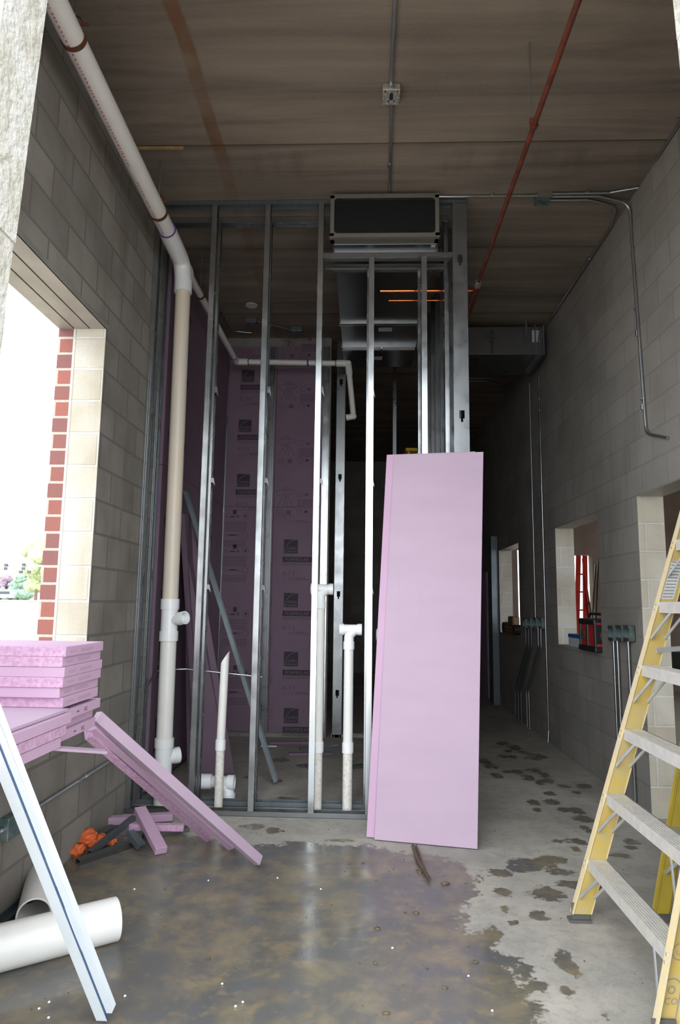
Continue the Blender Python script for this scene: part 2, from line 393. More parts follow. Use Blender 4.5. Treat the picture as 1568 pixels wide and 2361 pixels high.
# floor with a wetness attribute (puddles, boot prints) computed from real floor positions
def make_floor():
    x0, x1, y0, y1, st = XL-.25, XR+.2, 1.0, 14.2, .03
    nx = int((x1-x0)/st); ny = int((y1-y0)/st)
    X, Yg = np.meshgrid(np.linspace(x0, x1, nx+1), np.linspace(y0, y1, ny+1))
    verts = np.stack([X.ravel(), Yg.ravel(), np.zeros(X.size)], 1)
    idx = np.arange((nx+1)*(ny+1)).reshape(ny+1, nx+1)
    faces = np.stack([idx[:-1, :-1].ravel(), idx[:-1, 1:].ravel(), idx[1:, 1:].ravel(), idx[1:, :-1].ravel()], 1)
    me = bpy.data.meshes.new('floor'); me.from_pydata(verts.tolist(), [], faces.tolist())
    poly = [(-200, 2030), (120, 1960), (250, 1935), (420, 1925), (560, 1945), (700, 1950), (850, 1950), (930, 1968), (1010, 1975), (1060, 1990), (1110, 2035), (1075, 2090), (1060, 2140),
            (1140, 2160), (1160, 2200), (1230, 2300), (1290, 2420), (1400, 2900), (-400, 2900)]
    P = [at(a, b, Z=0) for a, b in poly]
    px = np.array([p.x for p in P]); py = np.array([p.y for p in P])
    x = verts[:, 0]; y = verts[:, 1]
    inside = np.zeros(len(x), bool); dist = np.full(len(x), 9.0); j = len(P)-1
    for i in range(len(P)):
        c = ((py[i] > y) != (py[j] > y)) & (x < (px[j]-px[i])*(y-py[i])/(py[j]-py[i]+1e-12)+px[i]); inside ^= c
        ex, ey = px[j]-px[i], py[j]-py[i]; t = np.clip(((x-px[i])*ex+(y-py[i])*ey)/(ex*ex+ey*ey+1e-12), 0, 1)
        dist = np.minimum(dist, np.hypot(x-px[i]-t*ex, y-py[i]-t*ey)); j = i
    sd = np.where(inside, dist, -dist)
    wet = np.clip(.5+sd*4.5, 0, 1.0)
    blobs = [(1188, 1725, 16, 6), (1212, 1736, 14, 5), (1232, 1748, 16, 5), (1135, 1767, 22, 6), (1180, 1745, 12, 5), (1190, 1780, 16, 7), (1216, 1792, 18, 7), (1232, 1777, 22, 6), (1256, 1786, 16, 7),
             (1262, 1800, 18, 7), (1300, 1812, 18, 6), (1327, 1827, 12, 4), (1270, 1830, 15, 7), (1275, 1850, 20, 8), (1230, 1850, 18, 7), (1240, 1868, 12, 6), (1300, 1867, 18, 6), (1330, 1870, 20, 9),
             (1345, 1888, 25, 8), (1352, 1912, 16, 9), (1290, 1940, 26, 6), (1335, 1940, 20, 8), (1330, 1958, 14, 6), (1225, 1990, 55, 14), (1275, 1980, 38, 10), (1150, 2012, 30, 12), (1290, 2012, 30, 12),
             (1200, 2003, 40, 9), (1160, 2058, 26, 13), (1262, 2062, 46, 16), (1320, 2040, 40, 12), (1242, 2110, 28, 13), (1185, 2128, 16, 8), (1165, 2100, 14, 12), (1138, 2155, 22, 22), (1195, 2228, 36, 28),
             (1298, 2212, 22, 22), (1318, 2240, 24, 26), (1245, 2275, 26, 17), (1306, 2290, 26, 20), (1395, 2345, 12, 7), (1455, 1940, 22, 7), (1458, 1955, 18, 5), (1430, 1973, 28, 6), (1380, 2045, 30, 8),
             (880, 1880, 20, 6), (645, 1752, 26, 7), (640, 1800, 14, 5), (660, 1842, 26, 5), (700, 1765, 18, 6), (575, 1790, 14, 6), (595, 1760, 12, 6), (540, 1860, 60, 5), (585, 1905, 30, 8), (630, 1915, 20, 8),
             (700, 1945, 60, 7), (780, 1938, 40, 5)]
    extra = [(rnd.uniform(1.0, 1.8), rnd.uniform(5.5, 9.5), rnd.uniform(.04, .09), rnd.uniform(.06, .14)) for _ in range(26)]
    for a, b, ra, rb in blobs:
        c = at(a, b, Z=0); ex = at(a+ra, b, Z=0)-c; ey = c-at(a, b+rb, Z=0)
        rx = max(ex.length, .02); ry = max(ey.length, .03)
        q = np.hypot((x-c.x)/rx, (y-c.y)/ry); wet = np.maximum(wet, np.clip(1.12-q*.72, 0, .85))
    for cx, cyy, rx, ry in extra:
        q = np.hypot((x-cx)/rx, (y-cyy)/ry); wet = np.maximum(wet, np.clip(1.1-q*.75, 0, .85))
    # mottled damp patches across the dry part, and a damp zone under the studs
    at_attr = me.attributes.new('wet', 'FLOAT', 'POINT'); at_attr.data.foreach_set('value', wet.astype(np.float32))
    me.materials.append(MAT['wet_slab']); me.update()
    o = bpy.data.objects.new('floor', me); COL.objects.link(o)
    tag(o, 'stained concrete slab, wet and brown in the foreground, dry and pale at right', 'floor', kind='structure')
make_floor()
struct('floor_side', MB().box(XR+.2, 7.0, 1.0, 12.1, -.15, 0), 'asphalt_pale', 'concrete floor of the room beyond the right wall')

# ceiling planks with real joints
mb = MB()
joints = [1.05, 2.78, 4.10, 5.42, 6.74, 8.06, 9.38, 10.7, 12.0, 14.3]
for a, b in zip(joints[:-1], joints[1:]):
    e = .016
    prof = [(a+.007, 0), (b-.007, 0), (b-.007, .2), (a+.007, .2)]
    mb.prism(prof, XL-.2, XR+.15, (V((0, 0, H)), V((0, 1, 0)), V((0, 0, 1)), V((1, 0, 0))))
mb.box(XL-.35, 7.2, 1.0, 12.3, H+.2, H+.3); mb.box(XL-.35, XR+.19, 12.3, 14.4, H+.2, H+.3)
struct('ceiling', mb, 'plank_ceiling', 'brown-grey precast concrete plank ceiling with joints and a rust stain')
struct('ceiling_side', MB().box(XR+.19, 7.2, 1.05, 12.3, H-.35, H-.2), 'plank_ceiling', 'ceiling of the room beyond the right wall')

# left wall with the window opening, inner block leaf and outer brick leaf
WL = (1.80, 3.93, SILL, 3.12)
wall('wall_left', ['block_left'], 'grey concrete block wall at left with a large window opening', 'x', XL-.19, XL, 1.3, 14.2, 0, H, [WL])
wall('wall_left_brick', ['brick_red'], 'red brick outer leaf seen at the edge of the left window opening', 'x', XL-.30, XL-.20, 1.1, 14.2, -.2, H+.3, [WL])
# thin sheet on the far jamb, the light falling there put into its colour
mb = MB(); mb.box(XL-.19, XL-.001, WL[1]-.004, WL[1]+.0005, SILL, 3.12)
struct('trim_1', mb, 'block_pale_lit', 'lit-toned block ends at the far jamb of the left window')
mb = MB(); mb.box(XL-.203, XL-.188, WL[1]-.006, WL[1]+.002, SILL, 3.12)
struct('trim_2', mb, 'block_front', 'grey mortar joint between block and brick at the left window jamb')
# steel lintel plates
mb = MB()
for a, b in ((XL-.295, XL-.205), (XL-.195, XL-.105), (XL-.095, XL+.004)):
    mb.box(a, b, WL[0], WL[1]+.02, 3.104, 3.116)
mb.box(XL-.003, XL+.005, WL[0], WL[1]+.02, 3.104, 3.135)
struct('trim_3', mb, 'lintel_steel', 'steel lintel plates over the left window opening')

# right wall with a doorway and two window openings
D1 = (3.95, 4.905, 0, 2.235); W2 = (5.745, 7.02, 1.045, 2.235); W3 = (8.70, 9.97, 1.045, 2.235)
wall('wall_right', ['block_right'], 'long grey concrete block wall at right with a doorway and two window openings', 'x', XR, XR+.19, 1.3, 14.2, 0, H, [D1, W2, W3])
for i, (h, nm) in enumerate(((D1, 'doorway'), (W2, 'nearer window'), (W3, 'farther window'))):
    struct('trim_%d' % (4+i), MB().box(XR+.001, XR+.189, h[1]-.003, h[1]+.0005, h[2], h[3]), 'block_pale_lit', 'lit-toned block ends at the far jamb of the %s in the right wall' % nm)  # jamb face brightened by colour for the light that reaches it
    struct('trim_%d' % (7+i), MB().box(XR+.001, XR+.189, h[0], h[1], h[3]-.004, h[3]+.001), 'lintel_steel', 'steel lintel over the %s in the right wall' % nm)

# front wall that the camera looks in through; battered rough reveals
mb = MB()
yo, yi = 1.56, 1.76
def jamb_left(z): return (at(50, 440, Y=yi).x)+(z-at(50, 440, Y=yi).z)*.047
_jr = at(1564, 110, Y=yi)
def jamb_right(z): return _jr.x-(z-_jr.z)*.030
N = 22
for side in (0, 1):
    for k in range(N):
        z0, z1 = k*.2032-.0, (k+1)*.2032
        if side == 0:
            a0, a1 = jamb_left(z0), jamb_left(z1); off = rnd.uniform(-.003, .003)
            mb.hexa([(-2.2, yo, z0), (a0+off, yo, z0), (a0+off, yi, z0), (-2.2, yi, z0), (-2.2, yo, z1), (a1+off, yo, z1), (a1+off, yi, z1), (-2.2, yi, z1)])
        else:
            a0, a1 = jamb_right(z0), jamb_right(z1); off = rnd.uniform(-.003, .003)
            mb.hexa([(a0+off, yo, z0), (3.0, yo, z0), (3.0, yi, z0), (a0+off, yi, z0), (a1+off, yo, z1), (3.0, yo, z1), (3.0, yi, z1), (a1+off, yi, z1)])
mb.box(-2.2, 3.0, yo, yi, 4.0, 5.0)
mat('block_rough', (.60, .59, .56), .95, var=.35, vscale=9, varc=(.46, .44, .37), bump=(34, 1.0, .012))
struct('wall_front', mb, 'block_rough', 'rough pale block jambs of the doorway the view looks in through')
wall('wall_front_side', ['block_right'], 'front wall of the room beyond the right wall', 'y', 1.1, 1.3, 3.0, 7.2, 0, H+.3, [(3.3, 5.6, .6, 3.2)])
wall('wall_side_outer', ['wall_brown'], 'outer wall of the room beyond the right wall', 'x', 7.0, 7.2, 1.1, 14.3, 0, H, [(4.0, 7.5, .9, 3.0)])
wall('wall_side_far', ['wall_brown'], 'brown far wall of the side room with two bright door openings', 'y', 12.0, 12.2, XR+.19, 7.0, 0, H, [(2.71, 3.3, 0.2, 2.42), (3.70, 4.02, 0.05, 2.33)])
wall('wall_back', ['block_right'], 'dark block wall at the far end of the building', 'y', 14.2, 14.4, XL-.3, XR+.19, 0, H+.3)
wall('wall_back_left', ['block_right'], 'block wall carrying the pink foam boards at the back', 'y', YC, YC+.15, XL, -.40, 0, H)

# ================================================================== PRINTING
def text_geo(s, size):
    cu = bpy.data.curves.new('lettering', 'FONT'); cu.body = s; cu.size = size; cu.resolution_u = 2
    o = bpy.data.objects.new('lettering', cu); COL.objects.link(o)
    me = bpy.data.meshes.new_from_object(o)
    vs = [v.co.copy() for v in me.vertices]; fs = [tuple(p.vertices) for p in me.polygons]
    bpy.data.objects.remove(o, do_unlink=True); bpy.data.meshes.remove(me); bpy.data.curves.remove(cu)
    return vs, fs
_tc = {}
class PM(MB):
    """flat print on a board: o origin, u right, v up, n outward"""
    def frame(s, o, u, v):
        s.o, s.u, s.w = V(o), V(u).normalized(), V(v).normalized(); s.nn = s.u.cross(s.w); return s
    def P(s, a, b, lift): return s.o+s.u*a+s.w*b+s.nn*lift
    def rect(s, a0, b0, a1, b1, mi=0, lift=.0008): return s.add([s.P(a0, b0, lift), s.P(a1, b0, lift), s.P(a1, b1, lift), s.P(a0, b1, lift)], [(0, 1, 2, 3)], mi)
    def line(s, a0, b0, a1, b1, w=.006, mi=0, lift=.0008):
        d = V((a1-a0, b1-b0)); d.normalize(); n = V((-d.y, d.x))*w/2
        return s.add([s.P(a0+n.x, b0+n.y, lift), s.P(a0-n.x, b0-n.y, lift), s.P(a1-n.x, b1-n.y, lift), s.P(a1+n.x, b1+n.y, lift)], [(0, 1, 2, 3)], mi)
    def path(s, pts, w=.006, mi=0, lift=.0008):
        for p, q in zip(pts[:-1], pts[1:]): s.line(*p, *q, w, mi, lift)
        return s
    def ring(s, a, b, r, w=.006, mi=0, lift=.0008, t0=0, t1=360, n=20):
        return s.path([(a+r*math.cos(math.radians(t0+(t1-t0)*k/n)), b+r*math.sin(math.radians(t0+(t1-t0)*k/n))) for k in range(n+1)], w, mi, lift)
    def text(s, t, a, b, size, mi=0, lift=.0008, width=None, shear=0):
        k = (t, size)
        if k not in _tc: _tc[k] = text_geo(t, size)
        vs, fs = _tc[k]
        mxx = max(v.x for v in vs); sc = width/mxx if width else 1
        return s.add([s.P(a+v.x*sc+v.y*shear, b+v.y, lift) for v in vs], fs, mi)
    def logo(s, a, b, q=.155):
        s.rect(a, b, a+q, b+q, 0)
        s.ring(a+q*1.02, b+q*.02, q*.97, .005, 1, .0016, 92, 178, 10)
        s.text('OWENS', a+q*.22, b+q*.28, q*.24, 1, .0016, width=q*.70)
        s.text('CORNING', a+q*.08, b+q*.07, q*.20, 1, .0016, width=q*.84)
    def brand(s, a, b, wid=.43):
        s.rect(a, b, a+wid, b+.058, 0)
        s.text('FOAMULAR', a+.02, b+.012, .05, 1, .0016, width=wid*.66, shear=.25)
        s.text('250', a+wid*.80, b+.012, .04, 1, .0016)
        s.rect(a, b-.018, a+wid, b-.012, 2); s.rect(a, b-.034, a+wid, b-.028, 2)
    def rvalue(s, a, b):
        s.text('R-7.5', a, b, .062, 2); s.text('1 1/2', a+.01, b-.055, .05, 2)
        s.rect(a+.13, b-.03, a+.25, b-.022, 2); s.rect(a+.13, b-.047, a+.29, b-.04, 2)
    def hoist(s, a, b, k=1.0):   # outline pictogram: body with two loops on a three legged stand
        s.ring(a-.02*k, b+.20*k, .014*k, .005, 2, n=10); s.ring(a+.02*k, b+.20*k, .014*k, .005, 2, n=10)
        s.path([(a-.10*k, b+.17*k), (a-.05*k, b+.185*k), (a, b+.17*k), (a+.07*k, b+.185*k), (a+.10*k, b+.16*k), (a+.07*k, b+.13*k), (a, b+.14*k), (a-.05*k, b+.11*k), (a-.09*k, b+.13*k), (a-.10*k, b+.17*k)], .006, 2)
        for dx in (-.085, -.02, .02, .085): s.line(a+dx*.2*k, b+.12*k, a+dx*k, b, .006, 2)
        s.ring(a-.06*k, b-.06*k, .034*k, .005, 2, n=14); s.rect(a-.08*k, b-.064*k, a-.04*k, b-.056*k, 2); s.rect(a+.01*k, b-.085*k, a+.06*k, b-.04*k, 2)
    def smallprint(s, a, b):
        s.rect(a+.10, b+.07, a+.14, b+.12, 0); s.ring(a+.24, b+.05, .034, .005, 2, n=12); s.rect(a+.228, b+.038, a+.252, b+.06, 0)
        s.text('UL', a, b+.03, .05, 2); s.rect(a+.07, b+.035, a+.12, b+.05, 0); s.rect(a+.14, b+.03, a+.17, b+.06, 2)
        for k in range(6): s.rect(a-.01, b-.02-k*.02, a+.26, b-.012-k*.02, 2)
        s.rect(a+.06, b-.17, a+.15, b-.155, 0); s.ring(a+.17, b-.165, .014, .006, 2, n=10); s.ring(a+.24, b-.165, .034, .005, 2, n=12); s.text('UL', a, b-.18, .05, 2)
        for k in range(4): s.rect(a-.01, b-.23-k*.02, a+.26, b-.222-k*.02, 2)
INK = ['ink', 'foam_shaded', 'ink_faint']

# ================================================================== BACK ROOM FOAM BOARDS
yf = YC-.045          # face of the boards
seamx = at(625, 1400, Y=yf).x; zs = at(640, 1169, Y=yf).z
def back_board(x0, x1, z0, z1, label, prints):
    t = thing('foam_board', label, 'foam board', ((x0+x1)/2, yf, z0), 'printed pink boards on the back wall')
    MB().box(x0+.002, x1-.002, yf, YC-.002, z0+.002, z1-.002).build('board', 'foam_shaded', t)
    pm = PM().frame((0, yf-.0002, 0), (1, 0, 0), (0, 0, 1))
    prints(pm); pm.build('printing', INK, t)
    return t
def pr_lr(pm):
    for y0 in (1276, 1400, 1536, 1667):
        p = at(654, y0, Y=yf); k = min(p.x, -.84)
        pm.logo(p.x, p.z); pm.brand(p.x-.01, p.z-.095, .40)
    for y0 in (1195, 1327, 1452, 1590):
        p = at(652, y0, Y=yf); pm.rvalue(p.x, p.z)
    for y0 in (1225, 1320, 1400, 1490, 1580, 1660):
        p = at(628, y0, Y=yf); q = PM().frame((p.x, yf-.0002, p.z), (0, 0, 1), (-1, 0, 0)); q.text('UPAC', 0, 0, .05, 2); pm.add(q.v, q.f, 2)
def pr_ll(pm):
    for y0 in (1200, 1280, 1425, 1560):
        p = at(516, y0, Y=yf); pm.smallprint(p.x, p.z)
        pm.hoist(p.x+.44, p.z-.05, .8)
def pr_ul(pm):
    for px_, y0 in ((557, 881), (550, 996), (546, 1122)):
        p = at(px_, y0, Y=yf); pm.logo(p.x, p.z, .145); pm.brand(p.x-.01, p.z-.09, .36)
    for px_, y0 in ((556, 815), (553, 925), (549, 1040), (545, 1166)):
        p = at(px_, y0, Y=yf); pm.rvalue(p.x, p.z)
def pr_ur(pm):
    for px_, y0 in ((666, 808), (664, 924), (661, 1050), (658, 1168)):
        p = at(px_, y0, Y=yf); pm.hoist(p.x, p.z, 1.05)
        q = at(px_+34, y0, Y=yf); pm.ring(q.x, q.z+.14, .03, .005, 2, n=12); pm.rect(q.x+.05, q.z+.12, q.x+.09, q.z+.15, 2)
        for k in range(5): pm.rect(q.x-.03, q.z+.07-k*.02, q.x+.16, q.z+.078-k*.02, 2)
        pm.ring(q.x-.01, q.z-.06, .03, .006, 2, n=12); pm.rect(q.x+.05, q.z-.07, q.x+.08, q.z-.045, 0)
back_board(XL+.05, seamx, .06, zs, 'lower left printed pink board on the back wall, rows of small print and circle marks', pr_ll)
back_board(seamx, -.42, .06, zs, 'lower right printed pink board on the back wall, four dark squares and name bars', pr_lr)
back_board(XL+.05, seamx, zs, H-.12, 'upper left printed pink board on the back wall, dark squares in a column', pr_ul)
back_board(seamx, -.42, zs, H-.12, 'upper right printed pink board on the back wall with line pictograms', pr_ur)
# side boards on the left wall of the back room
def side_board(y0, y1, z0, z1, label):
    t = thing('foam_board', label, 'foam board', (XL, y0, z0), 'printed pink boards on the side wall')
    MB().box(XL+.002, XL+.042, y0+.002, y1-.002, z0+.002, z1-.002).build('board', 'foam_shaded', t)
    pm = PM().frame((XL+.0425, 0, 0), (0, 1, 0), (0, 0, 1))
    z = z0+.25
    while z+.3 < z1:
        pm.brand(y0+.12, z, .5); pm.logo(y0+.14, z+.09, .15); z += .58
    pm.build('printing', INK, t)
side_board(5.06, 6.20, .05, zs, 'lower printed pink board on the side wall, the one nearer the stud wall')
side_board(6.20, YC-.05, .05, zs, 'lower printed pink board on the side wall, next to the back corner')
side_board(5.06, 6.20, zs, 4.40, 'upper printed pink board on the side wall, the one nearer the stud wall')
side_board(6.20, YC-.05, zs, 4.40, 'upper printed pink board on the side wall, next to the back corner')

# furring strips over the boards
def furring(px_top, px_bot, label, m='galvanised_dull', w=.04):
    a = at(px_top, 800, Y=yf-.02); b = at(px_bot, 1690, Y=yf-.02)
    x = (a.x+b.x)/2
    mb = MB().box(x-w/2, x+w/2, yf-.025, yf-.0225, .05, H-.13).box(x-w/2-.012, x-w/2+.001, yf-.006, yf-.0035, .05, H-.13).box(x+w/2-.001, x+w/2+.012, yf-.006, yf-.0035, .05, H-.13)
    mb.box(x-w/2, x-w/2+.002, yf-.025, yf-.0045, .05, H-.13).box(x+w/2-.002, x+w/2, yf-.025, yf-.0045, .05, H-.13)
    one('furring_channel', mb, m, label, 'metal channel', 'furring channels in front of the pink boards')
furring(528, 488, 'upright metal channel in front of the pink boards near the back left corner', 'galvanised_dull')
furring(634, 602, 'upright metal channel over the seam of the back wall pink boards')
furring(760, 733, 'shiny upright metal channel at the right edge of the back wall pink boards', 'galvanised', .05)

# ================================================================== STEEL STUDS
def stud_mesh(w=.064, f=.041, h=4.40, holes=(.45, 1.6, 2.75, 3.9), t=.0016):
    """C stud: web in the plane x=0 spanning y 0..w, flanges towards +x, knock-outs in the web"""
    mb = MB()
    hw = .019 if w < .08 else .019; hy0, hy1 = w/2-hw, w/2+hw
    zs_ = [0.0]
    mb.box(0, t, 0, hy0, 0, h); mb.box(0, t, hy1, w, 0, h)
    z = 0
    for c in holes:
        if c+.05 < h: mb.box(0, t, hy0, hy1, z, c-.045); mb.box(0, t, hy0, w/2-.008, c-.045, c-.02); mb.box(0, t, w/2+.008, hy1, c-.045, c-.02); z = c+.04
    mb.box(0, t, hy0, hy1, z, h)
    mb.box(0, f, 0, t, 0, h); mb.box(0, f, w-t, w, 0, h)
    mb.box(f-t, f, t, .009, 0, h); mb.box(f-t, f, w-.009, w-t, 0, h)
    for k in (.30, .62):
        mb.box(f*k, f*k+.0035, -.0012, .0004, 0, h); mb.box(f*k, f*k+.0035, w-.0004, w+.0012, 0, h)
    if w > .08:
        for k in (.22, .78): mb.box(-.0014, .0004, w*k-.003, w*k+.003, 0, h)
    return mb
row = [(-1.600, 'against the left block wall'), (-1.165, 'just right of the big white soil stack'), (-.757, 'second clear of the white soil stack'), (-.350, 'beside the tall white vent riser'), (.035, 'at the left edge of the leaning pink board')]
front = stud_mesh(holes=(.45, 1.55, 2.75, 3.9)).build('steel_stud', 'galvanised')
rear = stud_mesh(f=.034).build('steel_stud', 'galvanised')
first = {0: front, 1: rear}; used = {0: False, 1: False}
def put_stud(k, x, y, label, group, z=.004, sz=1.0, mir=False):
    o = first[k] if not used[k] else first[k].copy()
    if used[k]: COL.objects.link(o)
    used[k] = True
    o.location = (x, y, z); o.scale = (-1 if mir else 1, 1, sz)
    return tag(o, label, 'metal stud', group)
for x, lab in row:
    full = x < 0.0
    hh = H-.012 if full else 4.0
    put_stud(0, x-.0205, YA, 'front row steel stud ' + lab, 'front row studs', sz=hh/4.40)
    put_stud(1, x-.0205+(.0 if x < -1.5 else -.012), YB, 'rear row steel stud ' + lab.replace('against', 'close against'), 'rear row studs', sz=(H-.012 if full else 4.05)/4.40)
put_stud(0, .405, YA, 'short front row steel stud under the header, rising behind the leaning board', 'front row studs', sz=4.0/4.40)
put_stud(1, .395, YB, 'rear row steel stud rising behind the leaning pink board, under the header', 'rear row studs', sz=4.05/4.40)
put_stud(1, .60, YB, 'rear row steel stud last at right, just left of the wide corner stud', 'rear row studs', sz=(H-.012)/4.40)
# wide studs with the web facing the viewer: corner stud and the side partition running back
wide = stud_mesh(w=.105, f=.04, holes=(.45, 1.35, 2.02, 2.74, 3.92)).build('steel_stud', 'galvanised_dull')
wide.data.transform(Matrix.Rotation(math.radians(-90), 4, 'Z'))   # web now faces -Y... spans +X
wide.data.transform(Matrix.Scale(-1, 4, (0, 1, 0))); wide.data.flip_normals()
w_lab = ['wide punched steel stud at the right corner of the stud wall, web facing out'] + ['wide punched steel stud of the side partition, %s behind the corner stud' % s for s in ('first', 'second', 'third', 'fourth', 'fifth', 'sixth')]
for i, y in enumerate((YA+.0, 5.13, 5.54, 5.95, 6.36, 6.76, 7.17)):
    o = wide if i == 0 else wide.copy()
    if i: COL.objects.link(o)
    o.location = (.641, y, .004); o.scale = (1, 1, (H-.012)/4.40)
    tag(o, w_lab[i], 'metal stud', None if i == 0 else 'side partition studs')

def track(name, p0, p1, y0, y1, zb, leg, up, label, m='galvanised', extra=None):
    mb = MB(); t = .0016
    za, zc = (zb, zb+t) if up else (zb-t, zb)
    mb.box(p0, p1, y0, y1, za, zc)
    l0, l1 = (zb, zb+leg) if up else (zb-leg, zb)
    mb.box(p0, p1, y0, y0+t, l0, l1); mb.box(p0, p1, y1-t, y1, l0, l1)
    if extra: extra(mb)
    return one(name, mb, m, label, 'metal track')
track('floor_track', XL+.006, .745, YA-.004, YA+.070, .0012, .032, True, 'galvanised floor track under the front row of studs', 'galvanised_dull')
track('floor_track', XL+.006, .635, YB-.004, YB+.070, .0012, .032, True, 'galvanised floor track under the rear row of studs', 'dark_steel')
track('ceiling_track', XL+.006, .745, YA-.004, YA+.070, H-.001, .032, False, 'dull ceiling track over the front row of studs', 'dark_steel')
track('ceiling_track', XL+.006, .635, YB-.004, YB+.070, H-.001, .05, False, 'shiny ceiling track over the rear row of studs', 'galvanised')
track('header_track', -.33, .64, YA-.006, YA+.066, 4.036, .034, False, 'steel header below the duct register, front one', 'galvanised_dull')
track('header_track', -.33, .60, YB-.006, YB+.066, 4.062, .034, False, 'steel header below the duct, rear one behind the other', 'galvanised_dull')
track('floor_track', -.345, .55, 7.44, 7.53, .0012, .032, True, 'galvanised floor track across the back doorway', 'galvanised')
# clips and short bridging brackets on the rear row
clip = None
names = ['right of the white soil stack', 'second clear of the soil stack', 'beside the tall vent riser', 'at the left edge of the leaning board']
for (x, lab) in zip((-1.165, -.757, -.350, .035), names):
    for z, kind in ((3.02, 'high'), (2.32, 'middle'), (1.52, 'low')):
        if clip is None:
            mb = MB(); mb.box(0, .03, -.004, -.0025, 0, .05); mb.box(.028, .030, -.004, .05, -.0, .05); mb.hexa([(.03, -.004, .0), (.055, -.004, -.035), (.058, .03, -.035), (.032, .03, .0), (.03, -.004, .05), (.034, -.004, .05), (.036, .03, .05), (.032, .03, .05)])
            clip = mb.build('bracket_clip', 'galvanised_dull'); o = clip
        else:
            o = clip.copy(); COL.objects.link(o)
        o.location = (x+.0, YB-.001, z); o.scale = (.62, .62, 1.0 if kind == 'high' else .7)
        tag(o, 'bent steel clip, %s one on rear stud %s' % (kind, lab), 'clip', 'bridging clips on the rear studs')

# back doorway stud pair
mb = stud_mesh(w=.10, f=.04, holes=(.45, 1.50, 2.8, 3.9))
o = mb.build('steel_stud', 'galvanised_dull'); o.data.transform(Matrix.Rotation(math.radians(-90), 4, 'Z')); o.data.transform(Matrix.Scale(-1, 4, (0, 1, 0))); o.data.flip_normals()
o.location = (-.335, 7.44, .004); o.scale = (1, 1, (H-.02)/4.4)
tag(o, 'punched steel stud at the back doorway, right of the printed pink boards', 'metal stud')
o2 = MB().box(.34, .385, 8.2, 8.203, 0, H-.005).box(.34, .342, 8.2, 8.26, 0, H-.005)
one('steel_stud', o2, 'galvanised_dull', 'single dim steel stud far back, seen between the two studs under the header', 'metal stud')

# ================================================================== WHITE PIPES
def ringed(mb, p0, p1, r, mi=0): mb.cyl(p0, p1, r, 24, mi)
RS = .057
sx, sy = -1.405, 4.872
mz = 4.055
t = thing('soil_stack', 'large white plastic soil pipe standing in the stud wall with side fittings', 'pipe', (sx, sy, 0))
def sp(z): return V((sx+(z/4)*-.02, sy, z))
MB().cyl(sp(.002), sp(.36), RS, 28).build('lower_pipe', 'pvc_dirty', t)
MB().cyl(sp(.42), sp(1.16), RS, 28).build('middle_pipe', 'pvc', t)
MB().cyl(sp(1.42), sp(3.80), RS, 28).build('upper_pipe', 'pvc_aged', t)
mb = MB(); mb.cyl(sp(.35), sp(.42), RS+.004, 28); mb.cyl(sp(.405), sp(.468), RS+.010, 28); mb.cyl(sp(.19), sp(.40), RS+.002, 28)
mb.tube([sp(.33), sp(.33)+V((.07, .05, .01))], .05, 24); mb.cyl(sp(.33)+V((.06, .045, .01)), sp(.33)+V((.092, .066, .012)), .056, 24, inner=.045)
mb.build('base_fitting', 'pvc_fitting', t)
mb = MB(); mb.cyl(sp(1.16), sp(1.44), RS+.003, 28); mb.cyl(sp(1.37), sp(1.445), RS+.010, 28); mb.cyl(sp(1.145), sp(1.215), RS+.010, 28)
mb.tube([sp(1.28), sp(1.31)+V((.10, -.055, .0))], .034, 24); mb.cyl(sp(1.305)+V((.085, -.045, 0)), sp(1.315)+V((.135, -.075, .0)), .047, 26, inner=.038)
mb.build('side_tee', 'pvc_fitting', t)
# horizontal main with wye
mx = -1.44
def mp(y): return V((mx, y, 4.155-(y-2.6)*.0425))
t2 = thing('drain_main', 'large white plastic drain pipe hung below the ceiling along the left wall', 'pipe', mp(3.0))
MB().cyl(mp(1.765), mp(4.50), RS, 28).build('pipe', 'pvc', t2)
mb = MB(); mb.cyl(mp(2.36), mp(2.60), RS+.008, 28); mb.build('coupling', 'pvc_fitting', t2)
mb = MB()
mb.cyl(mp(2.60), mp(2.604), RS+.009, 28); mb.cyl(mp(4.45), mp(4.455), RS+.010, 28)
mb.build('primer_ring', 'primer_purple', t2)
# red print line along the main
mb = MB(); y = 2.62
while y < 4.42:
    if not (3.72 < y < 3.86):
        L = rnd.uniform(.006, .016); a = mp(y)+V((-.030, 0, -.0492)).normalized()*(RS+.0006)+V((0, 0, 0)); a = mp(y)+V((-.20, 0, -.98)).normalized()*(RS+.0006)
        mb.obox(a, V((.0035, 0, .0008)), V((0, L/2, 0)), V((0, 0, .0005)))
    y += rnd.uniform(.018, .03)
mb.build('red_lettering', 'print_red', t2)
mb = MB()
mb.tube(fillet([mp(4.46), mp(4.87)+V((0, .0, -.01)), sp(3.86)], .16, 8), RS+.008, 28)
mb.cyl(sp(3.80), sp(3.90), RS+.011, 28)
mb.tube([mp(4.62), mp(5.02)+V((.005, 0, 0))], .05, 24, radii=[.05, .045]); mb.cyl(mp(4.98), mp(5.06), .043, 24)
mb.build('wye_fitting', 'pvc_fitting', t2)
